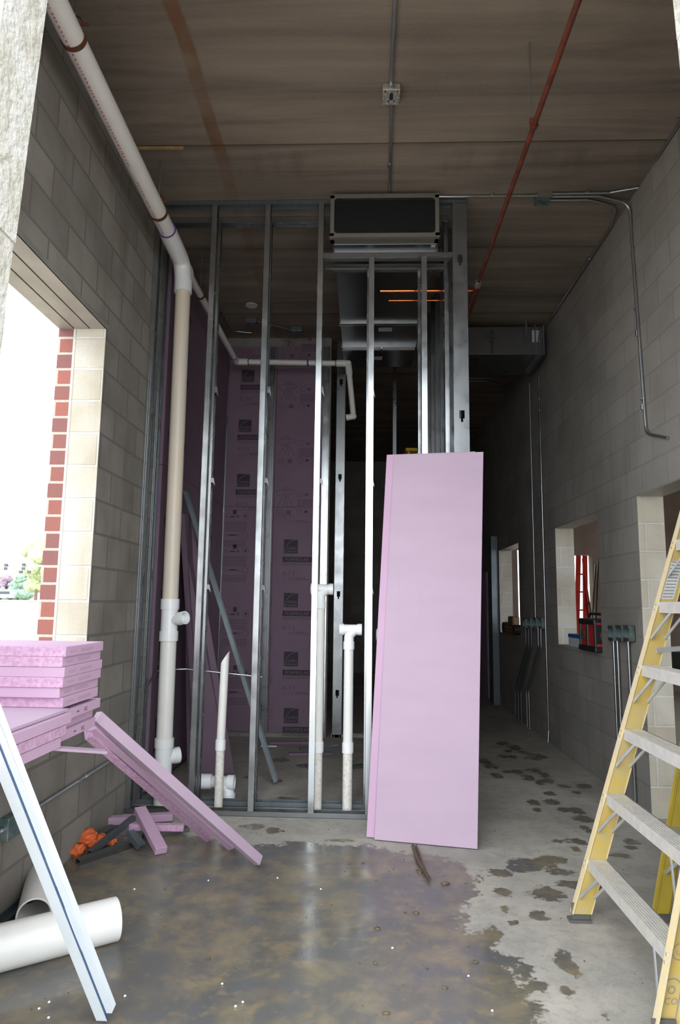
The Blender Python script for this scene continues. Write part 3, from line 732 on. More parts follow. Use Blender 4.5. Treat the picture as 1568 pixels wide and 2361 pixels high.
# small branch
zb = 4.01
b0 = mp(5.02); c1 = at(545, 834, Y=7.0); c2 = at(803, 838, Y=7.0); c3 = at(815, 960, Y=7.0); c4 = at(798, 963, Y=7.0)
t3 = thing('branch_drain', 'thin white plastic branch pipe running back, across and down by the duct', 'pipe', c1)
MB().tube(fillet([b0, c1, c2, c3], .05, 5), .030, 18).build('pipe', 'pvc', t3)
mb = MB()
for p, d in ((c1, (b0-c1).normalized()), (c1, (c2-c1).normalized()), (c2, (c1-c2).normalized()), (c2, (c3-c2).normalized())):
    mb.cyl(p+d*.02, p+d*.13, .037, 18)
mb.blob(c1, .036, 2, 0); mb.blob(c2, .038, 2, 0); mb.blob(c3, .036, 2, 0); mb.cyl(c3, c4, .033, 18)
mb.build('elbow', 'pvc', t3)
mb = MB()
for p, d in ((c1, (b0-c1).normalized()), (c1, (c2-c1).normalized()), (c2, (c1-c2).normalized())): mb.cyl(p+d*.13, p+d*.14, .038, 18)
q = c2-(c2-c1).normalized()*.45; mb.cyl(q, q+V((.02, 0, 0)), .034, 18)
mb.build('primer_ring', 'primer_purple', t3)

def hanger(y, label, p, r, big=True):
    t = thing('pipe_hanger', label, 'pipe hanger', (p.x, p.y, p.z), 'hangers of the white drain')
    MB().cyl(p+V((0, -.013, 0)), p+V((0, .013, 0)), r+.005, 28, inner=r+.001).build('ring', 'rusty_clamp', t)
    mb = MB(); k = V((.0, 0, r+.035))
    mb.tube([p+V((-.02, 0, r)), p+V((-.045, 0, r+.03)), p+V((-.02, 0, r+.065)), p+V((0, 0, r+.07)), p+V((.025, 0, r+.06)), p+V((.04, 0, r+.03)), p+V((.02, 0, r))], .004 if big else .003, 8)
    mb.cyl(p+V((.02, 0, r+.02)), p+V((.07, 0, r+.02)), .006, 8)
    mb.build('loop', 'rusty_clamp', t)
    MB().cyl(p+V((0, 0, r+.06)), V((p.x, p.y, H-.001)), .004, 8).build('rod', 'conduit_metal', t)
hanger(0, 'rusty hanger ring on the large drain pipe near the doorway', mp(2.88), RS)
hanger(0, 'rusty hanger ring on the large drain pipe just before the stud wall', mp(4.25), RS)
hanger(0, 'small dark hanger ring on the thin branch pipe behind the stud wall', b0.lerp(c1, .21), .030, False)

# upright risers in the stud bay
def riser(name, x, y, h, r, label, coup, top):
    t = thing(name, label, 'pipe', (x, y, 0))
    MB().cyl((x, y, .003), (x, y, coup), r, 22).build('lower_pipe', 'pvc_dirty', t)
    MB().cyl((x, y, coup-.035), (x, y, coup+.035), r+.006, 22).build('coupling', 'pvc_fitting', t)
    top(t, x, y, r, h)
    return t
def top_slant(t, x, y, r, h):
    mb = MB(); seg = 22; n0 = []; n1 = []
    for j in range(seg):
        a = 2*math.pi*j/seg; n0.append((x+r*math.cos(a), y+r*math.sin(a), .43)); n1.append((x+.012+r*math.cos(a), y+r*math.sin(a), h-.04+.045*math.cos(a)))
    mb.add(n0+n1, [(j, (j+1) % seg, seg+(j+1) % seg, seg+j) for j in range(seg)], 0, True); mb.add(n1, [tuple(range(seg))], 0)
    mb.build('slant_cut_pipe', 'pvc', t)
def top_tee(t, x, y, r, h):
    MB().cyl((x, y, .43), (x, y, h-.08), r, 22).build('upper_pipe', 'pvc', t)
    mb = MB(); mb.cyl((x, y, h-.14), (x, y, h-.085), r+.006, 22)
    mb.tube(fillet([(x, y, h-.10), (x, y, h-.04), (x+.045, y, h)], .05, 5), r+.001, 20)
    mb.cyl((x-.055, y, h), (x+.075, y, h), r+.001, 22); mb.cyl((x-.068, y, h), (x-.036, y, h), r+.007, 22, inner=r-.003); mb.cyl((x+.060, y, h), (x+.092, y, h), r+.007, 22, inner=r-.003)
    mb.build('tee_fitting', 'pvc_fitting', t)
r1 = at(500, 1868, Z=0); riser('vent_riser', -1.006, 4.872, 1.075, .030, 'short white riser pipe cut off at a slant, between the left studs', .43, top_slant)
riser('vent_riser', -.318, 4.872, 1.53, .034, 'tall white riser pipe with tee on top, half behind a front stud', .43, top_tee)
riser('vent_riser', -.108, 4.872, 1.245, .034, 'white riser pipe with tee on top, clear between two studs', .43, top_tee)
t = riser('vent_riser', .155, 4.872, 1.21, .034, 'white riser with tee mostly hidden behind the leaning pink board', .43, top_tee)
# cleanout tee lying low behind the slant-cut riser
t = thing('cleanout_fitting', 'thick white double ended plastic fitting low behind the slant-cut riser', 'pipe fitting', (-1.05, 5.08, 0))
mb = MB(); mb.cyl((-1.185, 5.07, .13), (-1.10, 5.07, .13), .053, 24); mb.cyl((-1.10, 5.07, .13), (-.98, 5.07, .125), .044, 24); mb.cyl((-.985, 5.07, .125), (-.935, 5.07, .125), .054, 24, inner=.046); mb.cyl((-.95, 5.07, .125), (-.945, 5.07, .125), .045, 20)
mb.build('tee_body', 'pvc_fitting', t)
mb = MB(); mb.tube(fillet([(-1.03, 5.07, .13), (-.975, 5.07, .06), (-.975, 5.07, .003)], .06, 5), .044, 22); mb.cyl((-.975, 5.07, .003), (-.975, 5.07, .05), .05, 22); mb.build('lower_bend', 'pvc_fitting', t)

# ================================================================== DUCTS
t = thing('supply_duct', 'sheet metal duct with a black grille front running back above the header', 'duct', (.13, 4.6, 4.09))
mb = MB(); x0, x1, z0, z1, yf_ = -.272, .527, 4.095, 4.43, 4.60
mb.box(x0, x1, yf_, yf_+.09, z1-.028, z1); mb.box(x0, x1, yf_, yf_+.09, z0, z0+.03); mb.box(x0, x0+.028, yf_, yf_+.09, z0, z1); mb.box(x1-.028, x1, yf_, yf_+.09, z0, z1)
mb.box(x0-.004, x1+.004, yf_-.004, yf_+.004, z1-.006, z1+.003); mb.box(x0-.004, x1+.004, yf_-.004, yf_+.03, z0-.004, z0+.006)
for (cx, cz) in ((x0+.028, z0+.03), (x1-.028, z0+.03), (x0+.028, z1-.028), (x1-.028, z1-.028)):   # rounded inner corners
    sxn = 1 if cx < 0.1 else -1; szn = 1 if cz < 4.25 else -1
    mb.prism([(0, 0), (.022*sxn, 0), (.010*sxn, .004*szn), (.004*sxn, .010*szn), (0, .022*szn)], 0, .006, (V((cx, yf_, cz)), V((1, 0, 0)), V((0, 0, 1)), V((0, 1, 0))))
mb.build('register_frame', 'frame_tan', t)
mb = MB(); mb.box(x0+.026, x1-.026, yf_+.03, yf_+.034, z0+.028, z1-.026)
n = 52
for k in range(n+1): x = x0+.028+(x1-x0-.056)*k/n; mb.box(x-.0014, x+.0014, yf_+.006, yf_+.012, z0+.028, z1-.026, 1)
for k in range(20): z = z0+.03+(z1-z0-.058)*k/19; mb.box(x0+.026, x1-.026, yf_+.004, yf_+.009, z-.0014, z+.0014, 1)
mb.build('grille', ['grille_black', 'black_plastic'], t)
mb = MB(); dx0, dx1, dz0, dz1 = -.25, .522, 4.085, 4.425
mb.box(dx0, dx1, 4.69, 6.10, dz0, dz1); mb.box(dx0, dx1-.005, 6.10, 6.70, dz0+.012, dz1); mb.box(dx0, dx1-.01, 6.72, 7.30, dz0+.0, dz1)
mb.build('duct_body', 'duct_metal', t, bevel=.003)
mb = MB()
for y in (4.78, 6.08, 6.12, 6.68, 6.76): mb.box(dx0-.012, dx1+.012, y, y+.012, dz0-.016, dz1)
mb.cyl((.16, 6.69, dz0-.02), (.16, 6.80, dz0-.02), .008, 8)
mb.build('flange', 'galvanised', t)
mb = MB(); mb.box(.478, .512, 4.70, 4.735, dz0-.0012, dz0+.001)
a = at(872, 768, Z=dz0+.012); b = at(902, 779, Z=dz0+.012); mb.box(a.x, b.x, 6.24, 6.33, dz0+.0105, dz0+.013)
a = at(862, 831, Z=dz0); b = at(880, 842, Z=dz0); mb.box(a.x, b.x, 6.98, 7.08, dz0-.0012, dz0+.001)
mb.build('paper_label', 'sticker_violet', t)
# duct in the passage at right
t = thing('passage_duct', 'grey sheet metal duct box crossing above the right passage with a pale label', 'duct', (1.4, 6.92, 4.085))
mb = MB(); mb.box(.80, 1.80, 6.92, 7.58, 4.085, 4.395); mb.box(1.80, 1.90, 6.93, 7.57, 4.09, 4.40); mb.build('duct_body', 'galvanised_dull', t, bevel=.003)
mb = MB(); mb.box(1.795, 1.81, 6.905, 7.59, 4.075, 4.41); mb.box(1.885, 1.90, 6.91, 7.58, 4.08, 4.41); mb.cyl((1.83, 6.91, 4.2), (1.86, 6.91, 4.40), .006, 8); mb.build('flange', 'dark_steel', t)
MB().box(.95, .975, 6.915, 6.918, 4.09, H-.001).box(1.70, 1.725, 6.915, 6.918, 4.30, H-.001).build('hanging_strap', 'dark_steel', t)
a = at(1227, 789, Y=6.92); b = at(1243, 762, Y=6.92); MB().box(a.x, b.x, 6.9175, 6.9205, a.z, b.z).build('paper_label', 'sticker_violet', t)
pm = PM().frame((at(1139, 817, Y=6.92).x, 6.9185, 4.10), (0, 0, 1), (-1, 0, 0)); pm.text('MANN', 0, 0, .055, 0, .001); pm.text('TERI', .16, 0, .055, 0, .001); pm.build('stencil_lettering', ['ink'], t)

# ================================================================== RED AND COPPER PIPES
RX, RZ = .887, 3.973
t = thing('gas_pipe', 'rust red iron pipe running back under the ceiling', 'pipe', (RX, 3, RZ))
MB().cyl((RX, 1.765, RZ), (RX, 5.10, RZ), .0145, 16).build('pipe', 'red_iron', t)
mb = MB(); mb.cyl((RX, 5.06, RZ), (RX, 5.085, RZ), .022, 12); mb.cyl((RX, 5.10, RZ-.003), (RX, 5.125, RZ-.003), .026, 12); mb.build('union_collar', 'conduit_metal', t)
MB().cyl((RX, 5.12, RZ-.008), (RX, 6.3, RZ-.008), .028, 16).build('thick_pipe', 'red_iron', t)
t = thing('rod_hanger', 'long thin threaded rod with a small red clamp holding the red pipe', 'pipe hanger', (RX-.012, 3.306, RZ))
MB().cyl((RX-.012, 3.306, RZ+.02), (RX-.012, 3.306, H-.001), .0045, 10).build('rod', 'conduit_metal', t)
mb = MB(); mb.cyl((RX, 3.296, RZ), (RX, 3.316, RZ), .021, 16, inner=.0155); mb.box(RX-.022, RX-.002, 3.298, 3.314, RZ+.012, RZ+.042); mb.blob((RX+.018, 3.306, RZ), .008, 2, 0); mb.build('clamp', 'red_iron', t)
yc = 5.19
one('copper_pipe', MB().cyl((.11, yc, 3.962), (.86, yc, 3.962), .0145, 16, inner=.013), 'copper', 'thicker bright copper pipe below the duct, the upper of two', 'pipe')
one('copper_pipe', MB().cyl((.18, yc+.02, 3.888), (.80, yc+.02, 3.888), .0065, 12), 'copper', 'thin bright copper tube below the duct, the lower of two', 'pipe')

# ================================================================== ELECTRICAL
def conduit(name, pts, r, label, m='conduit_metal', straps=(), rad=.08, couplings=()):
    t = thing(name, label, 'conduit', pts[0])
    MB().tube(fillet(pts, rad, 6), r, 12).build('tube', m, t)
    if straps:
        mb = MB()
        for p, ax in straps:
            p = V(p)
            if ax == 'x': mb.cyl(p-V((.006, 0, 0)), p+V((.006, 0, 0)), r+.004, 12); mb.box(p.x-.007, p.x+.007, p.y-.028, p.y+.028, p.z+r-.004, p.z+r+.002)
            elif ax == 'y': mb.cyl(p-V((0, .006, 0)), p+V((0, .006, 0)), r+.004, 12); mb.box(p.x-.028, p.x+.028, p.y-.007, p.y+.007, p.z+r-.004, p.z+r+.002)
            else: mb.cyl(p-V((0, 0, .006)), p+V((0, 0, .006)), r+.004, 12); mb.box(p.x-.002, p.x+r, p.y-.028, p.y+.028, p.z-.007, p.z+.007)
        mb.build('strap', m, t)
    if couplings:
        mb = MB()
        for p, ax in couplings:
            p = V(p); d = V((1, 0, 0)) if ax == 'x' else V((0, 1, 0)) if ax == 'y' else V((0, 0, 1)); mb.cyl(p-d*.02, p+d*.02, r+.003, 12)
        mb.build('coupling', m, t)
    return t
rc = .0095
cx1, cx2 = .133, .158
conduit('ceiling_conduit', [(cx1-.004, 1.765, H-.014), (cx1, 3.60, H-.014)], .0115, 'grey conduit along the ceiling from the doorway to the square box')
conduit('ceiling_conduit', [(.142, 3.70, H-.014), (.165, 4.66, H-.014)], .0115, 'grey conduit along the ceiling between the square box and the duct', couplings=(((.150, 4.30, H-.014), 'y'),))
t = thing('junction_box', 'square galvanised box in the middle of the ceiling with one open hole', 'electrical box', (.137, 3.65, H))
MB().box(.085, .189, 3.575, 3.70, H-.045, H-.001).build('box', 'oily_patch', t, bevel=.004)
mb = MB(); mb.cyl((.137, 3.61, H-.060), (.137, 3.61, H-.0455), .010, 14); mb.cyl((.137, 3.64, H-.050), (.137, 3.64, H-.045), .012, 14)
for a, b in ((.10, 3.59), (.172, 3.59), (.12, 3.665), (.155, 3.665)): mb.cyl((a, b, H-.047), (a, b, H-.0445), .005, 8)
mb.build('knockout', 'grille_black', t)
mb = MB(); mb.cyl((.135, 3.555, H-.022), (.135, 3.60, H-.022), .016, 12); mb.build('connector', 'conduit_metal', t)
zc = H-.016
conduit('ceiling_conduit', [(.53, 4.672, zc), (1.255, 4.672, zc)], .0095, 'bright conduit along the ceiling from the duct to the box near the right wall', straps=(((.93, 4.672, zc), 'x'),), m='galvanised')
t = thing('junction_box', 'small galvanised box on the ceiling near the right wall', 'electrical box', (1.30, 4.67, H))
MB().box(1.255, 1.36, 4.63, 4.745, H-.055, H-.001).build('box', 'green_box', t, bevel=.003)
MB().box(1.252, 1.363, 4.626, 4.632, H-.057, H-.001).build('cover', 'frame_tan', t)
conduit('wall_conduit', [(1.36, 4.65, zc), (1.78, 4.645, zc), (1.968, 4.58, zc-.004)], .0095, 'conduit leaving the ceiling box and bending onto the right wall', rad=.08, m='galvanised', straps=(((1.62, 4.645, zc), 'x'),))
q0 = at(1490, 1000, X=XR-.014); q1 = at(1540, 1010, X=XR-.014)
conduit('wall_conduit', [(1.36, 4.685, zc), (1.72, 4.685, zc), (1.964, 4.735, zc-.03), (1.966, 4.74, 4.2), (1.966, q0.y, q0.z), (1.966, q1.y, q1.z)], .0105, 'long conduit dropping down the right wall and hooking towards the doorway', rad=.10,
        straps=(((1.966, 4.735, 3.60), 'z'), ((1.966, 4.69, 2.90), 'z')), couplings=(((1.966, 4.725, 3.4), 'z'), ((1.966, 4.69, 2.84), 'z')))
conduit('wall_conduit', [(1.36, 4.73, zc), (1.66, 4.73, zc), (1.90, 4.82, zc), (1.955, 5.1, zc), (1.955, 6.88, zc)], .0095, 'lowest conduit from the ceiling box, turning back along the top of the right wall', rad=.12, straps=(((1.955, 5.6, zc), 'y'),))
conduit('wall_conduit', [(1.962, 1.77, zc), (1.962, 4.3, zc)], .008, 'thin conduit in the top right corner toward the doorway', straps=(((1.962, 3.9, zc), 'y'),))
# right wall verticals in the dim part
A0 = at(1222, 865, X=XR-.014); A1 = at(1233, 1424, X=XR-.014)
conduit('wall_conduit', [(1.966, (A0.y+A1.y)/2, 4.08), (1.966, (A0.y+A1.y)/2, A1.z)], .010, 'straight conduit dropping from the passage duct to the row of four boxes')
B0 = at(1243, 865, X=XR-.014); B1 = at(1264, 1690, X=XR-.014); yb = (B0.y+B1.y)/2
conduit('wall_conduit', [(1.966, yb, 4.08), (1.966, yb, .12), (1.955, yb-.01, .003)], .011, 'straight conduit running from the passage duct right down to the floor', m='galvanised', rad=.03)
# corridor ceiling conduits
c = at(1085, 873, Z=H-.02); 
conduit('ceiling_conduit', [(.80, 8.75, zc), (1.70, 8.75, zc), (1.93, 8.95, zc), (1.965, 9.3, zc-.2)], .0085, 'dim conduit crossing the passage ceiling beyond the duct, nearer one', rad=.1)
conduit('ceiling_conduit', [(.80, 8.86, zc), (1.66, 8.86, zc), (1.92, 9.05, zc), (1.965, 9.4, zc-.2)], .0085, 'dim conduit crossing the passage ceiling beyond the duct, farther one', rad=.1)
# boxes on the right wall
def wall_box(px_, py_, label, w=.10, h=.115, group='switch boxes on the right wall'):
    p = at(px_, py_, X=XR-.03); t = thing('wall_box', label, 'electrical box', (XR-.03, p.y, p.z), group)
    mb = MB(); t_ = .002; y0, y1, z0, z1 = p.y-w/2, p.y+w/2, p.z-h/2, p.z+h/2
    mb.box(XR-.045, XR-.002, y0, y0+t_, z0, z1); mb.box(XR-.045, XR-.002, y1-t_, y1, z0, z1); mb.box(XR-.045, XR-.002, y0, y1, z0, z0+t_); mb.box(XR-.045, XR-.002, y0, y1, z1-t_, z1); mb.box(XR-.006, XR-.002, y0, y1, z0, z1)
    mb.build('box', 'green_box', t)
    MB().box(XR-.050, XR-.045, y0+.006, y1-.006, z0-.002, z0+.024).box(XR-.050, XR-.045, y0+.006, y1-.006, z1-.020, z1+.002).build('ear', 'galvanised', t)
    return p
for i, (px_, nm) in enumerate(((1211, 'leftmost, beside the far window'), (1223, 'second from the far window'), (1236, 'third from the far window'), (1249, 'rightmost, touching the long floor conduit'))):
    wall_box(px_, 1437, 'wall box in the dim row of four, ' + nm, .13 if i < 3 else .12)
for i, (px_, nm) in enumerate(((1413, 'left'), (1432, 'middle'), (1449, 'right'))):
    wall_box(px_, 1460, 'galvanised wall box in the row of three by the stepladder, %s one' % nm, .115)
# bent conduits below the row of four
for i, (xa, xb, yb_) in enumerate(((1213, 1188, 1648), (1220, 1196, 1655), (1227, 1203, 1660), (1244, 1217, 1672), (1251, 1223, 1668))):
    a = at(xa, 1448, X=XR-.02); b = at(xb, 1590, X=XR-.02); c = at(xb, yb_, X=XR-.02)
    conduit('wall_conduit', [(1.957-.004*i, a.y, a.z), (1.957-.004*i, a.y+.01, a.z-.22), (1.957-.004*i, b.y, max(b.z, .32)), (1.957-.004*i, b.y, .003)], .010,
            'bent conduit under the row of four boxes, %s from the far side' % ('first', 'second', 'third', 'fourth', 'fifth')[i], m='dark_steel' if i < 3 else 'conduit_metal', rad=.08)
for i, (xa, nm) in enumerate(((1415, 'left of the pair'), (1424, 'right of the pair'), (1449, 'single one under the right box'))):
    a = at(xa, 1476, X=XR-.02); conduit('wall_conduit', [(1.958, a.y, a.z+.01), (1.958, a.y, .003)], .0105, 'conduit from the row of three boxes to the floor, ' + nm, m='galvanised')
# left wall: conduit sloping past an outlet box
t = thing('outlet_box', 'weathered galvanised outlet box low on the left wall with a cable conduit', 'electrical box', (XL, 3.15, .41))
MB().box(XL+.001, XL+.045, 3.09, 3.20, .36, .46).build('box', 'green_box', t, bevel=.004)
MB().cyl((XL+.02, 3.07, .41), (XL+.02, 3.10, .41), .014, 12).cyl((XL+.02, 3.19, .41), (XL+.02, 3.225, .41), .014, 12).build('connector', 'conduit_metal', t)
conduit('wall_conduit', [(XL+.018, 3.2, .412), (XL+.018, 4.69, .425)], .010, 'conduit running low along the left block wall from the outlet box to the studs', straps=(((XL+.018, 3.9, .417), 'z'),), couplings=(((XL+.018, 4.0, .418), 'y'),))
conduit('wall_conduit', [(XL+.018, 1.77, .405), (XL+.018, 3.09, .41)], .010, 'conduit low on the left block wall between the doorway and the outlet box')
conduit('wall_conduit', [(XL+.06, 4.85, .80), (XL+.09, 5.02, .925), (XL+.30, 5.06, .93), (at(604, 1562, Y=5.12).x, 5.12, .875)], .0065, 'thin bright rod reaching sideways behind the studs from the left wall', rad=.05, m='galvanised')
conduit('wall_conduit', [(XL+.06, 6.35, H-.03), (XL+.06, 6.30, 2.55)], .009, 'thin dim conduit hanging down the side wall in the back room')
# ceiling boxes in the back room
for px_, py_, lab in ((580, 742, 'dark square box on the back room ceiling, left of two'), (685, 762, 'dark square box on the back room ceiling, right of two')):
    p = at(px_, py_, Z=H-.03); t = thing('junction_box', lab, 'electrical box', (p.x, p.y, H))
    MB().box(p.x-.06, p.x+.06, p.y-.05, p.y+.05, H-.055, H-.001).build('box', 'dark_steel', t, bevel=.003); MB().cyl((p.x+.01, p.y-.02, H-.062), (p.x+.01, p.y-.02, H-.055), .012, 10).build('knockout', 'galvanised', t)
p = at(580, 742, Z=H-.03); q = at(685, 762, Z=H-.03)
conduit('ceiling_conduit', [(p.x+.06, p.y, H-.02), (q.x-.065, q.y, H-.02)], .007, 'thin conduit joining the two dark boxes on the back room ceiling')
conduit('ceiling_conduit', [(XL+.10, 6.6, H-.02), (XL+.12, 7.15, H-.02), (-1.3, 7.2, H-.02)], .008, 'thin conduit curving round the back left ceiling corner')
p = at(580, 703, Z=H); one('ceiling_plate', MB().cyl((p.x, p.y, H-.012), (p.x, p.y, H-.001), .06, 24), 'sticker', 'pale round cover on the back room ceiling', 'cover plate')
one('wood_shim', MB().beam((-1.62, 4.10, H-.012), (-1.24, 4.095, H-.018), .02, .012), 'wood', 'thin yellow wood strip stuck in the ceiling joint above the drain pipe', 'wood strip')

# ================================================================== LEANING BOARDS
# two long boards leaning on the stud wall; a second one shows as a strip at the left of the first
bl0 = at(863, 1937, Z=.004); br0 = at(1101, 1959, Z=.004)
topY = 4.622
def lean_board(x_off, y_off, label, z_top, tilt=0.0, group='boards leaning on the stud wall'):
    a = V((bl0.x+x_off, bl0.y+y_off, .004)); b = V((br0.x+x_off, br0.y+y_off, .004))
    tl = V((at(908, 1050, Y=topY).x+x_off, topY+y_off, z_top)); tr = tl+(b-a)
    up = (tl-a); n = (b-a).cross(up).normalized()*(-1 if (b-a).cross(up).y > 0 else 1)
    th = .034
    if n.y > 0: n = -n
    mb = MB(); back = -n*th
    mb.hexa([a, b, b+back, a+back, tl, tr, tr+back, tl+back])
    return a, b, tl, tr, n, mb
zt = at(908, 1050, Y=topY).z
a, b, tl, tr, n, mb = lean_board(0, 0, '', zt)
lo = min(v[2] for v in mb.v); mb.v = [(v[0], v[1], v[2]-lo+.002) for v in mb.v]
t = thing('foam_board', 'large pale pink foam board leaning on the stud wall, the front one', 'foam board', (.38, 4.25, 0), 'boards leaning on the stud wall')
mb.build('board', 'foam_pale', t, bevel=.002)
pm = PM().frame(a+n*.0004, (b-a), (tl-a)-(b-a)*((tl-a).dot((b-a))/(b-a).length_squared))
for k in range(4): pm.rect(.12+k*.006, 1.22+k*.12, .30, 1.224+k*.12, 0, .0006)
pm.rect(.12, 1.22, .124, 1.70, 0, .0006); pm.rect(.26, 1.22, .263, 1.62, 0, .0006)
mat('foam_scuff', (.44, .28, .40), .8); mat('foam_faint', (.44, .325, .415), .72)
pm.build('faint_print', ['foam_faint'], t)
a2, b2, tl2, tr2, n2, mb2 = lean_board(-.048, .042, '', zt+.012)
lo = min(v[2] for v in mb2.v); mb2.v = [(v[0], v[1], v[2]-lo+.002) for v in mb2.v]
tag(mb2.build('foam_board', 'foam', bevel=.002), 'darker pink foam board leaning on the stud wall, behind the front one and shifted left', 'foam board', 'boards leaning on the stud wall')
# boards and stud leaning in the back room
p0 = at(452, 1790, Z=0); p1 = at(529, 1782, Z=0); q0 = at(413, 1185, X=XL+.10); q1 = V((q0.x, q0.y+.22, q0.z+.03))
mb = MB(); nn = V((.045, -.012, .0)); p0z = V((p0.x, p0.y, .003)); p1z = V((p1.x, p1.y, .003)); mb.hexa([p0z, p0z+nn, p1z+nn, p1z, q0, q0+nn, q1+nn, q1])
one('foam_board', mb, 'foam_shaded', 'narrow shade-toned pink board leaning on the side wall behind the studs', 'foam board', bevel=.002)
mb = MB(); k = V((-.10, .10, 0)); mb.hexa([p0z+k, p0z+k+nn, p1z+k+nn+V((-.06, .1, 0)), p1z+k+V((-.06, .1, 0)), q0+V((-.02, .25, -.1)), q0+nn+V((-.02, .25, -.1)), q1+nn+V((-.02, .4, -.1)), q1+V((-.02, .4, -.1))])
one('foam_board', mb, 'foam_shaded', 'second shade-toned pink board leaning on the side wall, deeper in behind the narrow one', 'foam board')
s0 = at(632, 1812, Z=0)+V((0, 0, .03)); s1 = at(424, 1135, X=XL+.09)
mb = MB(); mb.beam(s0, s1, .003, .055, (0, -1, 0)); d = (s1-s0).normalized(); sd = d.cross(V((0, -1, 0))).normalized(); u_ = sd.cross(d)
for k in (-1, 1): mb.beam(s0+u_*.027*k+sd*.015, s1+u_*.027*k+sd*.015, .033, .003, u_)
one('loose_stud', mb, 'dark_steel', 'dark steel stud leaning diagonally in the back room', 'metal stud')
# bits on the floor of the back room
one('white_rod', MB().beam((-1.02, 6.9, .01), (-.86, 6.9, .01), .012, .012), 'pvc', 'short white stick lying by the back wall below the pink boards', 'stick')
for (x0_, y0_, x1_, y1_, m_, lab) in ((-.70, 6.55, -.30, 6.62, 'foam_shaded', 'thin pink offcut lying flat in the back room, nearest one'), (-.95, 7.05, -.40, 7.12, 'foam_shaded', 'long pink offcut lying along the foot of the back boards'),
                                      (-.62, 6.8, -.25, 6.95, 'dark_steel', 'dark metal offcut lying in the back room left of the clear riser'), (-.10, 6.1, .25, 6.3, 'dark_steel', 'dark metal offcut lying between the clear riser and the leaning boards')):
    one('floor_offcut', MB().beam((x0_, y0_, .014), (x1_, y1_, .014), .05, .024), m_, lab, 'offcut', 'offcuts on the back room floor')

# ================================================================== FOAM STACK ON THE WINDOW SILL
TH = .0378
# long boards lying on the sill
zb0 = SILL+.0015
XE = -1.150
labs = ('bottom', 'middle', 'top')
for k in range(3):
    z = zb0+k*(TH+.0005); dx = (0.0, -.018, .008)[k]
    t = thing('foam_sheet', 'long pink foam board with printed edge on the window sill, %s of the three' % labs[k], 'foam board', (XE, 2.2, z), 'long boards stacked on the sill')
    y0, y1 = 1.80+.015*k, 2.955-.012*(2-k)
    mb = MB(); mb.hexa([(XE-.95, y0, z), (XE+dx+.012, y0, z), (XE+dx, y1, z), (XE-.95, y1, z), (XE-.95, y0, z+TH), (XE+dx+.012, y0, z+TH), (XE+dx, y1, z+TH), (XE-.95, y1, z+TH)])
    mb.build('board', 'foam', t, bevel=.0015)
    pm = PM().frame((XE+dx+.0128, 0, z), (0, 1, 0), (0, 0, 1)); sl = -.012/(y1-y0)
    if k != 1:
        for yy in (1.95, 2.2, 2.5, 2.78):
            e = XE+dx+.012+(yy-y0)*sl+.0006; pm.frame((e+.004*0, 0, z), (0, 1, 0), (0, 0, 1)); pm.rect(yy-.07, .016, yy-.05, .020, 0, .001); pm.text('OC', yy, .010, .022, 0, .001)
    else: pm.rect(2.3, .014, 2.5, .022, 1, .001)
    pm.build('edge_print', ['ink', 'foam_scuff'], t)
zt3 = zb0+3*(TH+.0005)
# shorter boards laid on and beside them, nearer the doorway
one('foam_sheet', MB().box(XE-.90, XE+.030, 1.80, 2.585, zt3+.0008, zt3+.012), 'foam_pale', 'thin pale pink sheet on the long boards, below the block stack front', 'foam board', bevel=.001)
for k, nm in enumerate(('upper', 'middle', 'lower')):
    z1_ = zt3-.001-k*(TH+.001)
    one('foam_strip', MB().box(XE+.0155, XE+.050-.004*k, 1.81, 2.57-.03*k, z1_-TH+.002, z1_), 'foam_cut' if k == 1 else 'foam', 'pink foam strip along the edge of the long boards, %s of three' % nm, 'foam strip', 'strips beside the long boards', bevel=.001)
# upper stack of short blocks
XS = -1.140; zz = zt3+.0125
offs = [(-.004, -.035), (-.012, .012), (.0, .0), (.003, .004), (-.006, -.004), (.004, .0)]
nms = ['lowest, set back', 'second from the bottom', 'third from the bottom', 'third from the top', 'second from the top', 'topmost']
for k in range(6):
    dx, dy = offs[k]
    y0 = 2.565+dy*.4 if k else 2.585
    m_ = ['foam_cut', 'foam', 'foam_cut', 'foam', 'foam_cut', 'foam_cut'][k]
    z = zz+k*(TH+.0006)
    t = thing('foam_block', 'cut pink foam block in the stack by the window, %s' % nms[k], 'foam block', (XS, 2.75, z), 'stack of cut foam blocks')
    x1 = XS+dx; mb = MB(); y1 = 2.935+dy*.3
    mb.box(XS-.62, x1, y0, y1, z, z+TH)
    mb.mi = [0, 0, 1, 2, 0, 1][:len(mb.mi)]
    mb.build('block', ['foam', m_, 'foam'], t, bevel=.0015)
    pm = PM().frame((x1+.0006, 0, z), (0, 1, 0), (0, 0, 1)); pm.rect(y0+.04, .014, y0+.10, .022, 0, .0005); pm.rect(y0+.14, .012, y0+.26, .024, 0, .0005); pm.build('edge_print', ['foam_scuff'], t)
# sliver sticking out from the stack
a = at(80, 1722, Y=2.45); b = at(243, 1733, Y=2.72)
one('foam_sliver', MB().beam(a, b, .026, .010, (0, -.5, 1)), 'foam_pale', 'thin pale foam sliver poking out sideways from under the stack', 'foam strip')
